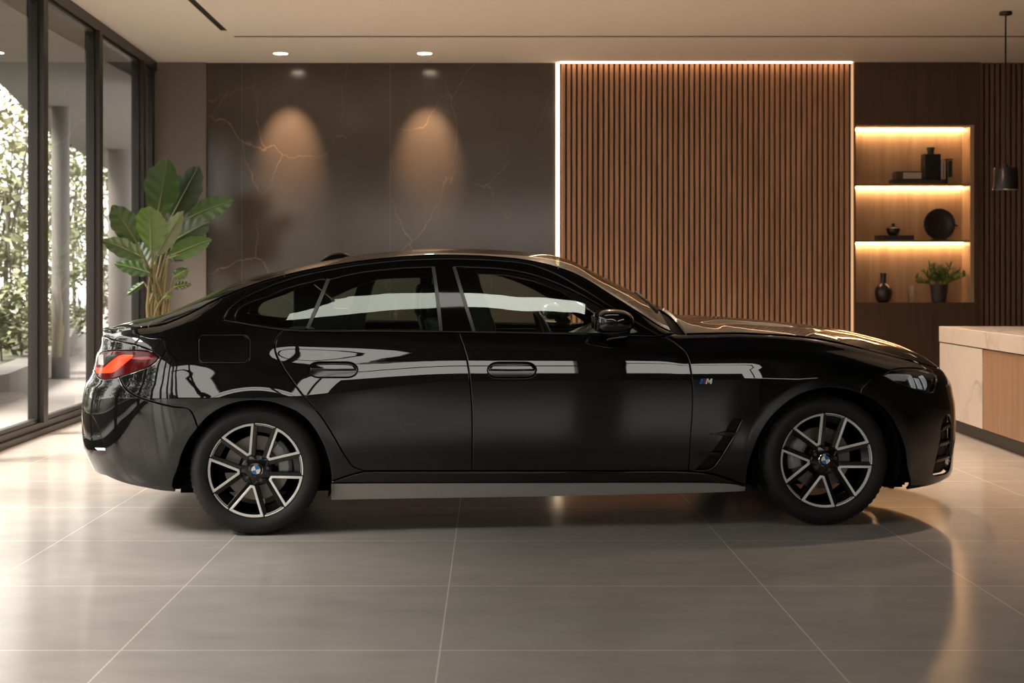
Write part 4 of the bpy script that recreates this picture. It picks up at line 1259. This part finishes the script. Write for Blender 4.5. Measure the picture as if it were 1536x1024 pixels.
for k, Y in enumerate(MU):
    lbox('trim_%d' % (5 + k), Y - .06, Y + .06, .10, CEIL - .10, -.08, .05, FRAMEL)
edges = [YB - .1] + MU + [YF]
for k in range(len(edges) - 1):
    y1, y0 = edges[k] - (.06 if k else 0), edges[k + 1] + .06
    if y1 - y0 < .1: continue
    w_ = empty('window_%d' % (k + 1)); struct(w_)
    Vg = [(xl(y0) - .02, y0, .12), (xl(y1) - .02, y1, .12), (xl(y1) - .02, y1, CEIL - .12), (xl(y0) - .02, y0, CEIL - .12)]
    mesh_obj('pane', Vg, [(0, 1, 2, 3)], PANE, w_)
    mb = MB()
    for (a0, a1, c0, c1) in ((y0, y1, .10, .135), (y0, y1, CEIL - .135, CEIL - .10), (y0, y0 + .03, .1, CEIL - .1), (y1 - .03, y1, .1, CEIL - .1)):
        Vb = [(xl(y) + d, y, z) for y in (a0, a1) for d in (-.045, .005) for z in (c0, c1)]
        mb.add(Vb, [(0, 1, 3, 2), (4, 6, 7, 5), (0, 4, 5, 1), (2, 3, 7, 6), (0, 2, 6, 4), (1, 5, 7, 3)])
    mb.build('sash', FRAME, w_)
# wall behind the viewer: a long window with dark bars, as the paintwork reflects it
BW0, BW1 = BWIN
mb = MB(); mb.box(-4.2, XR, YF - .2, YF, 0, BW0); mb.box(-4.2, XR, YF - .2, YF, BW1, CEIL); mb.box(7.4, XR, YF - .2, YF, BW0, BW1); mb.box(3.6, 4.25, YF - .2, YF, BW0, BW1)
struct(mb.build('wall_front', WALLP))
xs = [-4.0, -2.2, -.4, 3.6, 4.25, 7.4]
for k in (0, 1, 2, 4):
    w_ = empty('window_%d' % (20 + k)); struct(w_)
    mesh_obj('pane', [(xs[k], YF - .1, BW0), (xs[k + 1], YF - .1, BW0), (xs[k + 1], YF - .1, BW1), (xs[k], YF - .1, BW1)], [(0, 1, 2, 3)], PANE, w_)
    mb = MB(); mb.box(xs[k] - .05, xs[k] + .05, YF - .16, YF, BW0, BW1); mb.box(xs[k], xs[k + 1], YF - .16, YF, BW0, BW0 + .05); mb.box(xs[k], xs[k + 1], YF - .16, YF, BW1 - .05, BW1)
    mb.box(xs[k], xs[k + 1], YF - .13, YF - .06, lerp(BW0, BW1, .52), lerp(BW0, BW1, .52) + .06)
    mb.build('sash', FRAME, w_)

# ceiling lamps
def downlight(x, y, lab, power=0, grp='recessed ceiling downlights', size=.075, ang=42, tilt=None):
    t = empty('downlight', (x, y, CEIL)); tag(t, lab, 'downlight', grp)
    mb = MB(); mb.lathe([(size, 0), (size + .014, -.002), (size + .016, -.006), (size + .002, -.008), (size, 0)], 32, cap=False); mb.build('trim_ring', CEILM, t)
    mb = MB(); mb.lathe([(0, -.004), (size, -.004)], 32, cap=False); o = mb.build('lamp', SPOTM, t)
    if power:
        L = bpy.data.lights.new('spot', 'SPOT'); L.energy = power; L.color = (1, .66, .40) if ang < 90 else (1, .74, .52); L.spot_size = math.radians(ang); L.spot_blend = 1.0; L.shadow_soft_size = .03
        lo = bpy.data.objects.new('lamp_beam', L); COL.objects.link(lo); lo.parent = t; lo.location = (0, 0, -.03); lo.rotation_euler = (math.radians(SPOT_TILT if tilt is None else tilt), 0, 0)
    return t
downlight((421 - CX) / F * 15.07, 15.07, 'left of two lit ceiling downlights in front of the brown marble wall', SPOT_W)
downlight((637 - CX) / F * 15.07, 15.07, 'right of two lit ceiling downlights in front of the brown marble wall', SPOT_W)
for x, y_ in ((-2.0, 11.0), (-.7, 11.5), (.9, 11.5), (2.6, 10.9)):  # lamps added out of view to brighten the ceiling, slats and floor
    downlight(x, y_, 'added unseen fill downlight in the ceiling above the far side of the car', REAR_W, 'added fill downlights above the far side of the car', ang=140, tilt=0)
downlight(3.15, 9.0, 'added unseen fill downlight in the ceiling above the nose of the car', 420, 'added fill downlights above the far side of the car', ang=105, tilt=0)  # another added lamp out of view, lifts the floor at the right
if PANEL_ON:
    t = empty('ceiling_light_panel', (0, PANEL_Y, CEIL)); tag(t, 'long slim linear ceiling light above the floor in front of the car', 'ceiling light')
    mb = MB(); mb.box(-1.17, 1.5, -PANEL_HW - .02, PANEL_HW + .02, -.02, 0); mb.build('housing', FRAME, t)
    mb = MB(); mb.box(-1.15, 1.48, -PANEL_HW, PANEL_HW, -.026, -.0205); mb.build('diffuser', PANELM, t)

# pendant over the counter
pv = at(1508.5, 18, 12.75); zt = CEIL
t = empty('pendant_lamp', (pv.x, 12.75, CEIL)); tag(t, 'small dark cylinder pendant lamp hanging above the marble counter', 'pendant lamp')
s_ = 12.75 / F
zb = H + (CY - 284.5) * s_ - CEIL; zs = H + (CY - 252) * s_ - CEIL
PEND = principled('dark_bronze_shade', (.035, .034, .034), .3, .7)
mb = MB(); mb.lathe([(0, -.03), (.052, -.03), (.056, -.024), (.056, 0)], 32); mb.build('ceiling_rose', PEND, t, smooth=40)
mb = MB(); mb.tube([(0, 0, -.03), (0, 0, zs + .02)], .0075, 8); mb.build('cord', DARK, t)
mb = MB(); mb.lathe([(0, zs + .035), (.02, zs + .035), (.022, zs + .005), (.098, zs), (.103, zs - .008), (.110, zb), (.106, zb), (.100, zs - .02), (0, zs - .02)], 48); mb.build('shade', PEND, t, smooth=40)
mb = MB(); mb.lathe([(0, zb + .012), (.101, zb + .012), (.101, zb + .02)], 40, cap=False); mb.build('diffuser', emission('pendant_glow', (1, .72, .45), 3.0), t)

# reception counter
t = empty('reception_counter', (3.9, 9.6, 0)); tag(t, 'white marble and timber reception counter standing at the right of the car', 'counter')
far_, near_ = Vector((3.81, 11.9)), Vector((3.81 - .0401 * 2.7, 9.2))
def cpt(d, off=0):                                # along the long face from the far corner, off = into the counter
    dr = (near_ - far_).normalized(); nr = Vector((-dr.y, dr.x))
    p = far_ + dr * d + nr * off; return (p.x - 3.9, p.y - 9.6)
def cslab(name, d0, d1, o0, o1, z0, z1, mat, bevel=.004):
    mb = MB(); V = []
    for d in (d0, d1):
        for o in (o0, o1):
            x, y = cpt(d, o)
            for z in (z0, z1): V.append((x, y, z))
    mb.add(V, [(0, 1, 3, 2), (4, 6, 7, 5), (0, 4, 5, 1), (2, 3, 7, 6), (0, 2, 6, 4), (1, 5, 7, 3)])
    return mb.build(name, mat, t, bevel=bevel)
cslab('worktop', 0, 2.7, 0, .85, .735, .866, MARBW)
cslab('end_panel', 0, 1.16, .006, .84, .115, .728, MARBW)
cslab('front_panel', 1.165, 2.68, .012, .80, .115, .728, WOODC)
cslab('plinth', .03, 2.66, .07, .80, 0, .113, FRAMEL)

# things in the niche
BOOKD = principled('dark_book_cover', (.020, .015, .012), .45); BOOKL = principled('pale_book_pages', (.46, .38, .31), .7)
BOOKB = principled('brown_box', (.055, .032, .020), .45); CER = principled('black_ceramic', (.012, .011, .010), .28); CERB = principled('brown_black_ceramic', (.022, .014, .010), .3)
GOLD = principled('brass_edge', (.55, .36, .16), .35, .8)
NY = YB + .10
def root_at(name, px, z, lab, cat, y=NY, group=None):
    x = (px - CX) / F * y
    r = empty(name, (x, y, z)); tag(r, lab, cat, group); return r, y / F
r, q = root_at('book', 1376, Z_TOP, 'wide dark book lying flat at the bottom on the upper niche shelf', 'book', group='books in the niche')
mb = MB(); mb.box(-40 * q, 40 * q, -.09, .10, 0, .006); mb.box(-40 * q, 40 * q, -.09, .10, .042, .048); mb.box(34 * q, 40 * q, -.09, .10, .006, .042); mb.build('cover', BOOKD, r)
mb = MB(); mb.box(-39 * q, 34 * q, -.082, .095, .006, .042); mb.build('pages', BOOKB, r)
r, q = root_at('box', 1361, Z_TOP + .0485, 'brown box with pale front label on top of the flat dark book', 'box')
mb = MB(); mb.box(-19 * q, 19 * q, -.07, .09, 0, .094); mb.build('body', BOOKB, r, bevel=.004)
mb = MB(); mb.box(-9 * q, 18 * q, -.0735, -.0702, .010, .080); mb.build('label_plate', BOOKL, r)
r, q = root_at('bottle_vase', 1396, Z_TOP + .0485, 'tall square black bottle vase on the upper niche shelf', 'vase', y=YB + .115)
mb = MB(); hw = 12.3 * q; mb.box(-hw, hw, -hw * .8, hw * .8, 0, .292); mb.build('body', CER, r, bevel=.008)
mb = MB(); mb.lathe([(5.2 * q, .292), (5.2 * q, .340), (5.9 * q, .342), (5.9 * q, .368), (4.4 * q, .368), (4.2 * q, .30)], 24); mb.build('neck', CER, r, smooth=40)
r, q = root_at('book', 1412.3, Z_TOP + .0485, 'slim pale book standing upright right beside the black bottle vase', 'book', group='books in the niche', y=YB + .112)
mb = MB(); mb.box(-3.5 * q, 3.4 * q, -.07, .08, 0, .222); mb.build('cover', BOOKL, r, bevel=.003)
mb = MB(); mb.box(-.6 * q, .4 * q, -.073, -.0702, .02, .20); mb.build('spine_line', BOOKB, r)
r, q = root_at('book', 1421.5, Z_TOP, 'dark upright book with brass edge at the right end of the books', 'book', group='books in the niche', y=YB + .11)
mb = MB(); mb.box(-4.3 * q, 4.3 * q, -.085, .09, 0, .285); mb.build('cover', BOOKD, r, bevel=.003)
mb = MB()
for a in ((-4.3 * q, -3.3 * q, .01, .27), (3.3 * q, 4.3 * q, .01, .27), (-4.3 * q, 4.3 * q, .262, .27), (-4.3 * q, 4.3 * q, 0.006, .075)): mb.box(a[0], a[1], -.0875, -.0853, a[2], a[3])
mb.build('brass_edge', GOLD, r)
r, q = root_at('book', 1341, Z_MID, 'thick dark book lying flat under a small bowl on the lower shelf', 'book', group='books in the niche')
mb = MB(); mb.box(-26.5 * q, 26.5 * q, -.09, .10, 0, .006); mb.box(-26.5 * q, 26.5 * q, -.09, .10, .048, .054); mb.box(-19 * q, 26.5 * q, -.09, -.084, .006, .048); mb.build('cover', BOOKD, r)
mb = MB(); mb.box(-25.8 * q, 25.5 * q, -.083, .095, .006, .048); mb.build('pages', BOOKB, r)
r, q = root_at('lidded_bowl', 1340, Z_MID + .0545, 'small dark bowl with knobbed lid on the flat book', 'bowl')
mb = MB(); mb.lathe([(0, 0), (.042, 0), (.06, .02), (.073, .055), (.075, .078), (.070, .082), (0, .082)], 36); mb.build('body', CER, r, smooth=40)
mb = MB(); mb.lathe([(.070, .0825), (.05, .094), (.014, .102), (.011, .112), (.020, .124), (.018, .136), (0, .142)], 30); mb.build('lid', CER, r, smooth=50)
r, q = root_at('plate', 1408, Z_MID, 'round dark display plate standing upright on a stand in the niche', 'plate')
c = .176
mb = MB()
prof = [(0, -.012), (.07, -.010), (.12, -.018), (.170, -.032), (.178, -.030), (.178, -.022), (.12, -.004), (0, .004)]
mb.lathe(prof, 56, c=(0, 0, c + .004), axis='y'); mb.build('dish', CERB, r, smooth=40)
mb = MB(); mb.lathe([(0, -.020), (.012, -.018), (.016, -.010)], 20, c=(0, 0, c), axis='y', cap=False); mb.build('boss', CER, r, smooth=60)
mb = MB(); mb.box(-.09, .09, -.045, .05, 0, .012); mb.tube([(.176, -.01, c), (.20, -.01, c - .01), (.205, -.01, c - .02)], .011, 8); mb.tube([(-.05, -.04, .012), (-.05, -.045, .035)], .006, 8); mb.tube([(.05, -.04, .012), (.05, -.045, .035)], .006, 8); mb.build('stand', CER, r)
r, q = root_at('vase', 1325, Z_BOT, 'round bellied black vase with narrow neck at bottom left of niche', 'vase')
mb = MB(); mb.lathe([(0, 0), (.055, 0), (.062, .008), (.088, .06), (.096, .11), (.088, .155), (.060, .195), (.034, .212), (.030, .225), (.031, .31), (.036, .328), (.030, .330), (.024, .30), (.022, .23)], 48); mb.build('body', CERB, r, smooth=50)
r, q = root_at('tumbler', 1367, Z_BOT, 'clear empty glass tumbler between black vase and potted plant', 'glass')
TG = thin_glass('clear_glass', (.92, .92, .92), .06)
mb = MB(); mb.lathe([(0, .004), (.040, .004), (.044, .01), (.052, .19)], 40, cap=False); mb.build('wall', TG, r, smooth=50)
mb = MB(); mb.lathe([(0, 0), (.041, 0), (.042, .004), (0, .0045)], 36); mb.build('base', TG, r, smooth=50)
# small potted plant
LEAFS = principled('olive_leaf', (.10, .13, .028), .45, noise=((9, 9, 9), .4))
r, q = root_at('potted_plant', 1408.5, Z_BOT, 'small bushy green plant in dark tapered pot in the niche', 'plant', y=YB + .105)
mb = MB(); mb.lathe([(0, 0), (.068, 0), (.076, .006), (.103, .195), (.104, .202), (.094, .202), (.090, .18), (0, .175)], 40); mb.build('pot', principled('grey_clay_pot', (.035, .029, .026), .55), r, smooth=40)
rng = random.Random(5)
def leaf_blade(mb, base, tip, width, up, fold=.25, sag=.1, n=7, m=0):
    """pointed leaf from base to tip, folded on its midrib"""
    base, tip = Vector(base), Vector(tip); ax = tip - base; L = ax.length; d = ax.normalized()
    side = d.cross(Vector(up)); side = side.normalized() if side.length > 1e-6 else Vector((1, 0, 0)); nn = side.cross(d)
    V = []; Fc = []
    for i in range(n + 1):
        f = i / n; w = width * .5 * math.sin(PI * min(1, f * .93 + .05)) ** .8 * (1 - .25 * f)
        c = base + ax * f + nn * (sag * L * (f - f * f) * 2)
        V += [c + side * w + nn * fold * w, c, c - side * w + nn * fold * w]
    for i in range(n):
        for j in range(2): Fc.append((i * 3 + j, i * 3 + j + 1, (i + 1) * 3 + j + 1, (i + 1) * 3 + j))
    mb.add(V, Fc, m)
for k in range(24):
    a = rng.uniform(0, 2 * PI); tilt = rng.uniform(.15, 1.15); L = rng.uniform(.20, .33)
    if k < 9: tilt *= .45
    mb = MB(); d = Vector((math.sin(tilt) * math.cos(a), .16 * math.sin(tilt) * math.sin(a), math.cos(tilt)))
    b0 = Vector((.05 * math.cos(a), .03 * math.sin(a), .178)); pts = [b0 + d * L * f + Vector((0, 0, -.06 * f * f)) for f in (0, .25, .5, .75, 1)]
    mb.tube(pts, [.003] * 5, 5)
    for i in range(12):
        f = .25 + .75 * i / 11; p = b0 + d * L * f + Vector((0, 0, -.06 * f * f))
        a2 = rng.uniform(0, 2 * PI); dd = (d * .8 + Vector((math.cos(a2) * .8, math.sin(a2) * .35, .25))).normalized()
        leaf_blade(mb, p, p + dd * rng.uniform(.05, .085), .026, (rng.uniform(-.5, .5), -.6, .8), n=4)
    mb.build('frond', LEAFS, r)

# big leafy plant by the window
PLY = 13.6
def pp(px, py, dy=0): return at(px, py, PLY + dy)
pc = pp(236, 480); PB = Vector((pc.x, PLY, 0))
t = empty('banana_plant', PB); tag(t, 'tall broad leaved green plant behind the car by the windows', 'plant')
def pz(x, y): return (140 + x / 3.936, 220 + y / 3.936)
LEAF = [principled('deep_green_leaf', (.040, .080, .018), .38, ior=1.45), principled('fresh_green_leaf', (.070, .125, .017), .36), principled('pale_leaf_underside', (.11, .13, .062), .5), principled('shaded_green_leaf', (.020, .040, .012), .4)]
RIB = principled('pale_leaf_rib', (.13, .16, .05), .5); STEMM = principled('green_brown_stem', (.13, .105, .04), .5)
mb = MB(); mb.lathe([(0, 0), (.19, 0), (.20, .01), (.25, .50), (.25, .52), (.235, .52), (.23, .47), (0, .46)], 48); mb.build('pot', principled('charcoal_planter', (.03, .028, .027), .6), t, smooth=40)
mb = MB(); mb.lathe([(0, .475), (.229, .472)], 40, cap=False); mb.build('soil', principled('potting_soil', (.02, .014, .01), .95), t)
LV = [((378, 405), (440, 72), 195, 0, .0, -.25, .16, 8), ((452, 435), (624, 112), 165, 3, .10, -.1, .15, -8), ((342, 612), (330, 352), 168, 1, -.35, -.35, .10, 4), ((258, 570), (112, 345), 140, 0, -.10, -.15, .12, 0),
      ((296, 655), (48, 552), 100, 0, -.20, -.1, .16, 0), ((335, 745), (122, 690), 78, 0, -.15, .0, .1, 0), ((556, 425), (828, 315), 118, 0, .05, -.05, .12, 0), ((376, 635), (530, 380), 95, 2, -.30, -.4, .12, 0),
      ((450, 570), (688, 440), 140, 3, -.05, -.05, .10, 0), ((442, 650), (700, 548), 110, 0, -.12, .05, .1, 0), ((440, 660), (598, 622), 62, 3, -.15, .1, .1, 0), ((470, 772), (562, 722), 66, 0, -.1, .1, .1, 0),
      ((472, 832), (580, 812), 46, 3, -.15, .15, .2, 0), ((412, 895), (464, 862), 44, 1, -.1, .0, .1, 0), ((430, 640), (480, 470), 140, 3, .12, .0, .08, 0), ((330, 720), (250, 560), 110, 3, .08, .1, .1, 0), ((300, 800), (190, 880), 40, 0, .05, .0, .1, 0), ((360, 700), (420, 560), 90, 3, .05, .0, .1, 0)]
for k, (b_, tp, wpx, mi, dy, dyt, sag, rag) in enumerate(LV):
    base = pp(*pz(*b_), dy) - PB; tip = pp(*pz(*tp), dy + dyt) - PB
    wd = wpx / 3.936 * PLY / F * 1.05
    ax = tip - base; L = ax.length; d = ax.normalized(); side = d.cross(Vector((0, -1, .15))).normalized(); nn = side.cross(d)
    mb = MB(); V = []; Fc = []; n, m = 26, 6
    rl = random.Random(k)
    for i in range(n + 1):
        f = i / n
        w = wd * .53 * (math.sin(PI * min(1, (f * .965 + .035) ** .78)) ** .78)
        if f > .97: w *= .6
        c = base + ax * f + nn * (-.35 * sag * L * (f - f * f) * 2) + Vector((0, 0, sag * L * (f - f * f) * .8))
        for j in range(-m, m + 1):
            g = j / m
            rip = .006 * math.sin(i * 1.25 - abs(g) * 2.5) * abs(g)
            wob = (.04 * math.sin(i * .9 + k) + rl.uniform(-.012, .012)) * wd * abs(g) ** 3 * .6
            V.append(c + side * (g * (w + wob * (1 if w > .01 else 0))) + nn * (-.20 * w * abs(g) ** 1.5 * (1 if k % 3 else -1) + rip) + d * (abs(g) * w * .35))
    W_ = 2 * m + 1
    for i in range(n):
        for j in range(2 * m): Fc.append((i * W_ + j, i * W_ + j + 1, (i + 1) * W_ + j + 1, (i + 1) * W_ + j))
    mb.add(V, Fc)
    lf = mb.build('leaf', LEAF[mi], t, smooth=75)
    mb = MB(); mb.tube([base + ax * f + nn * (-.35 * sag * L * (f - f * f) * 2 + .006) + Vector((0, 0, sag * L * (f - f * f) * .8)) for f in [i / 12 * .96 for i in range(13)]], [.009 * (1 - .75 * i / 12) for i in range(13)], 6); mb.build('midrib', RIB, lf)
    sx = (k % 6 - 2.5) * .022; sy = ((k * 7) % 5 - 2) * .02
    foot = Vector((sx, sy, .47)); mid = Vector((sx * 1.6, sy, 1.0 - .2 * (k > 9)))
    pts = [foot.lerp(mid, f / 5) for f in range(5)] + [mid.lerp(base, f / 6) * 1 + Vector((0, 0, .05 * math.sin(PI * f / 6))) for f in range(7)]
    mb = MB(); mb.tube(pts, [.020 - .012 * i / 11 for i in range(12)], 8); mb.build('stem', STEMM, t, smooth=60)

# ------------------------------------------------------------------ outdoors
PAVE = principled('pale_paving', (.26, .23, .215), .6, noise=((.8, .8, .8), .15)); CONC = principled('grey_concrete', (.115, .105, .098), .8, noise=((2, 2, 2), .15)); SOFF = principled('dark_soffit', (.10, .09, .085), .8); GRASSM = principled('planting_soil', (.05, .055, .025), .9)
mb = MB(); mb.box(-60, -3.9, -40, 90, -.14, -.02); mb.box(-3.9, 60, -40, YF - .25, -.14, -.02); struct(mb.build('ground_paving', PAVE))
mb = MB()
wl = [(-4.9, -12.0), (-4.9, 3.0), (-4.95, 10), (-5.05, 14.7), (-5.5, 17.2), (-7.2, 24), (-10, 34)]
V = []; Fc = []
for x, y in wl: V += [(x, y, -.02), (x, y, .28), (x - .35, y, .28), (x - .35, y, -.02)]
for i in range(len(wl) - 1):
    for j in range(3): Fc.append((i * 4 + j, i * 4 + j + 1, (i + 1) * 4 + j + 1, (i + 1) * 4 + j))
mb.add(V, Fc); struct(mb.build('planter_wall', CONC))
V = []; Fc = []
for x, y in wl: V += [(x - .35, y, .22), (x - 40, y, .22)]
for i in range(len(wl) - 1): Fc.append((i * 2, i * 2 + 1, i * 2 + 3, i * 2 + 2))
mb = MB(); mb.add(V, Fc); struct(mb.build('planting_bed', GRASSM))
# curved canopy over the terrace
mb = MB(); ed = [(-4.7, -7.0), (-4.7, 0.0), (-4.7, 4.0), (-4.75, 8.0), (-4.95, 12.5), (-5.6, 16), (-6.65, 20.9), (-7.25, 24.8), (-7.9, 29.4), (-8.2, 36)]
n = len(ed); V = []
for z in (3.5, 3.8):
    V += [(x, y, z) for x, y in ed]
for z in (3.5, 3.8):
    V += [(-3.95 if y < 16.5 else -3.0, y, z) for x, y in ed]
Fc = []
for i in range(n - 1):
    Fc += [(i, i + 1, 2 * n + i + 1, 2 * n + i), (n + i, n + i + 1, 3 * n + i + 1, 3 * n + i), (i, i + 1, n + i + 1, n + i)]
mb.add(V, Fc); struct(mb.build('canopy_roof', SOFF))
def column(px, Y, wd, lab):
    x = (px - CX) / F * Y; mb = MB(); mb.lathe([(wd, -.02), (wd, 3.5)], 32, c=(0, 0, 0)); o = mb.build('column', CONC, smooth=40); o.location = (x, Y, 0)
    tag(o, lab, 'column', 'columns under the canopy')
column(91, 18.2, .115, 'grey concrete column seen through the second pane from the left')
column(180, 24.2, .20, 'grey concrete column seen through the pane behind the leafy plant')
FOL = [principled('sage_foliage', (.155, .175, .09), .7), principled('olive_foliage', (.18, .19, .105), .7), principled('deep_foliage', (.095, .12, .06), .7)]
BARK = principled('grey_bark', (.09, .075, .06), .9)
def tree(x, y, h, r, z0, seed, lab, trunk=.05, nb=7, dens=520, mat=0, grp='trees outside the windows', cat='tree', leaf=.16):
    rg = random.Random(seed); t = empty('tree' if cat == 'tree' else 'shrub', (x, y, .2)); tag(t, lab, cat, grp)
    mb = MB(); top_ = h * .55
    mb.tube([(0, 0, 0), (.05 * rg.uniform(-1, 1), .04, top_ * .5), (.1 * rg.uniform(-1, 1), 0, top_)], [trunk, trunk * .8, trunk * .6], 8)
    cl = []
    for k in range(nb):
        a = rg.uniform(0, 2 * PI); rr = r * rg.uniform(.1, .75); zz = rg.uniform(z0, h - r * .25)
        c = Vector((rr * math.cos(a), rr * math.sin(a), zz)); cl.append((c, r * rg.uniform(.35, .6)))
        mb.tube([(0, 0, top_ * rg.uniform(.5, 1)), c * .6 + Vector((0, 0, .1)), c], [trunk * .5, trunk * .3, trunk * .15], 6)
    mb.build('trunk', BARK, t, smooth=60)
    mb = MB()
    for k in range(dens):
        c, rad = rg.choice(cl); v = Vector((rg.gauss(0, 1), rg.gauss(0, 1), rg.gauss(0, .8))); v = v.normalized() * rad * rg.random() ** .45
        p = c + v; d = Vector((rg.uniform(-1, 1), rg.uniform(-1, 1), rg.uniform(-.6, .6))).normalized(); sd = d.cross(Vector((rg.uniform(-1, 1), rg.uniform(-1, 1), 1))).normalized()
        L = leaf * rg.uniform(.7, 1.3)
        mb.add([p, p + d * L * .5 + sd * L * .3, p + d * L, p + d * L * .5 - sd * L * .3], [(0, 1, 2, 3)])
    mb.build('foliage', FOL[mat], t, recalc=False)
OUT = [(8, 22, 4.6, 1.5, 1.2, 0, 1, 'bushy young tree at the far left outside the first pane'), (30, 27.5, 5.2, 1.7, 1.4, 0, 0, 'slender pale tree outside the first pane beside its frame'),
       (62, 36, 5.5, 2.0, 1.6, 0, 1, 'pale tree outside behind the first dark window post'), (112, 33, 6.0, 2.0, 1.5, 0, 0, 'tall pale tree outside right of the first column'), (90, 46, 8.0, 3.0, 2, 0, 1, 'hazy distant tree behind the first column'),
       (155, 43, 6.0, 2.2, 1.5, 0, 2, 'tree outside the third pane left of the second column'), (205, 56, 8, 3, 2, 0, 1, 'distant tree outside behind the second column')]
for k, (px, Y, h, r_, z0, _, mi, lab) in enumerate(OUT): tree((px - CX) / F * Y, Y, h, r_, z0, 40 + k, lab, mat=mi, nb=12, dens=1000, leaf=.17)
for k, (x, y, mi, lab) in enumerate(((-9.0, -5.5, 2, 'dense tree beyond the terrace level with the viewer'), (-8.6, -.6, 0, 'dense tree beyond the terrace beside the front of the hall'), (-8.2, 4.0, 2, 'dense tree beyond the terrace just before the level of the car'), (-8.0, 8.6, 2, 'dense dark tree beyond the terrace level with the car tail'), (-8.4, 13.2, 2, 'dense dark tree beyond the terrace between the car tail and the planter bend'))):
    tree(x, y, 4.0, 2.1, .4, 70 + k, lab, mat=mi, nb=22, dens=3600, leaf=.24)
SH = [(2, 17.9, 1.15, .5, 'low green shrub behind the planter wall at far left'), (33, 19.0, 1.1, .42, 'low green shrub behind the planter wall beside the first frame'), (70, 23.9, 1.3, .45, 'low shrub behind the planter wall left of the first column'), (118, 26.2, 1.4, .55, 'low shrub behind the planter wall right of the first column'), (172, 28.5, 1.4, .45, 'low shrub outside the third pane')]
for k, (px, Y, h, r_, lab) in enumerate(SH): tree((px - CX) / F * Y, Y, h, r_, .25, 90 + k, lab, trunk=.02, nb=9, dens=900, mat=k % 3, grp='shrubs outside the windows', cat='shrub', leaf=.10)

SUNL = bpy.data.lights.new('sun', 'SUN'); SUNL.energy = SUN_E; SUNL.angle = math.radians(30); SUNL.color = (1, .93, .84)
so = bpy.data.objects.new('sun', SUNL); COL.objects.link(so)
so.rotation_euler = Vector((math.cos(math.radians(SUN_EL)), .25, -math.sin(math.radians(SUN_EL)))).to_track_quat('-Z', 'Y').to_euler()
# ------------------------------------------------------------------ sky, camera
W = bpy.data.worlds.new('world'); SC.world = W; W.use_nodes = True
bg = W.node_tree.nodes['Background']; bg.inputs[0].default_value = (1.0, .955, .90, 1); bg.inputs[1].default_value = SKY
cam = bpy.data.cameras.new('camera'); co = bpy.data.objects.new('camera', cam); COL.objects.link(co); SC.camera = co
co.location = (0, 0, H); co.rotation_euler = (PI / 2, 0, 0)
cam.sensor_width = 36; cam.lens = F * 36 / 1536
cam.shift_x = (768 - CX) / 1536; cam.shift_y = -(512 - CY) / 1536
cam.clip_start = .05; cam.clip_end = 300
cam.dof.use_dof = True; cam.dof.focus_distance = 7.0; cam.dof.aperture_fstop = 3.6
vs = SC.view_settings; SC.display_settings.display_device = 'sRGB'; vs.view_transform = 'Standard'; vs.look = 'None'; vs.gamma = 1; vs.use_curve_mapping = False; vs.exposure = EXPO
cy = SC.cycles; cy.max_bounces = 10; cy.diffuse_bounces = 4; cy.glossy_bounces = 6; cy.transparent_max_bounces = 16; cy.transmission_bounces = 6
cy.sample_clamp_indirect = 6; cy.caustics_reflective = False; cy.caustics_refractive = False; cy.use_denoising = True
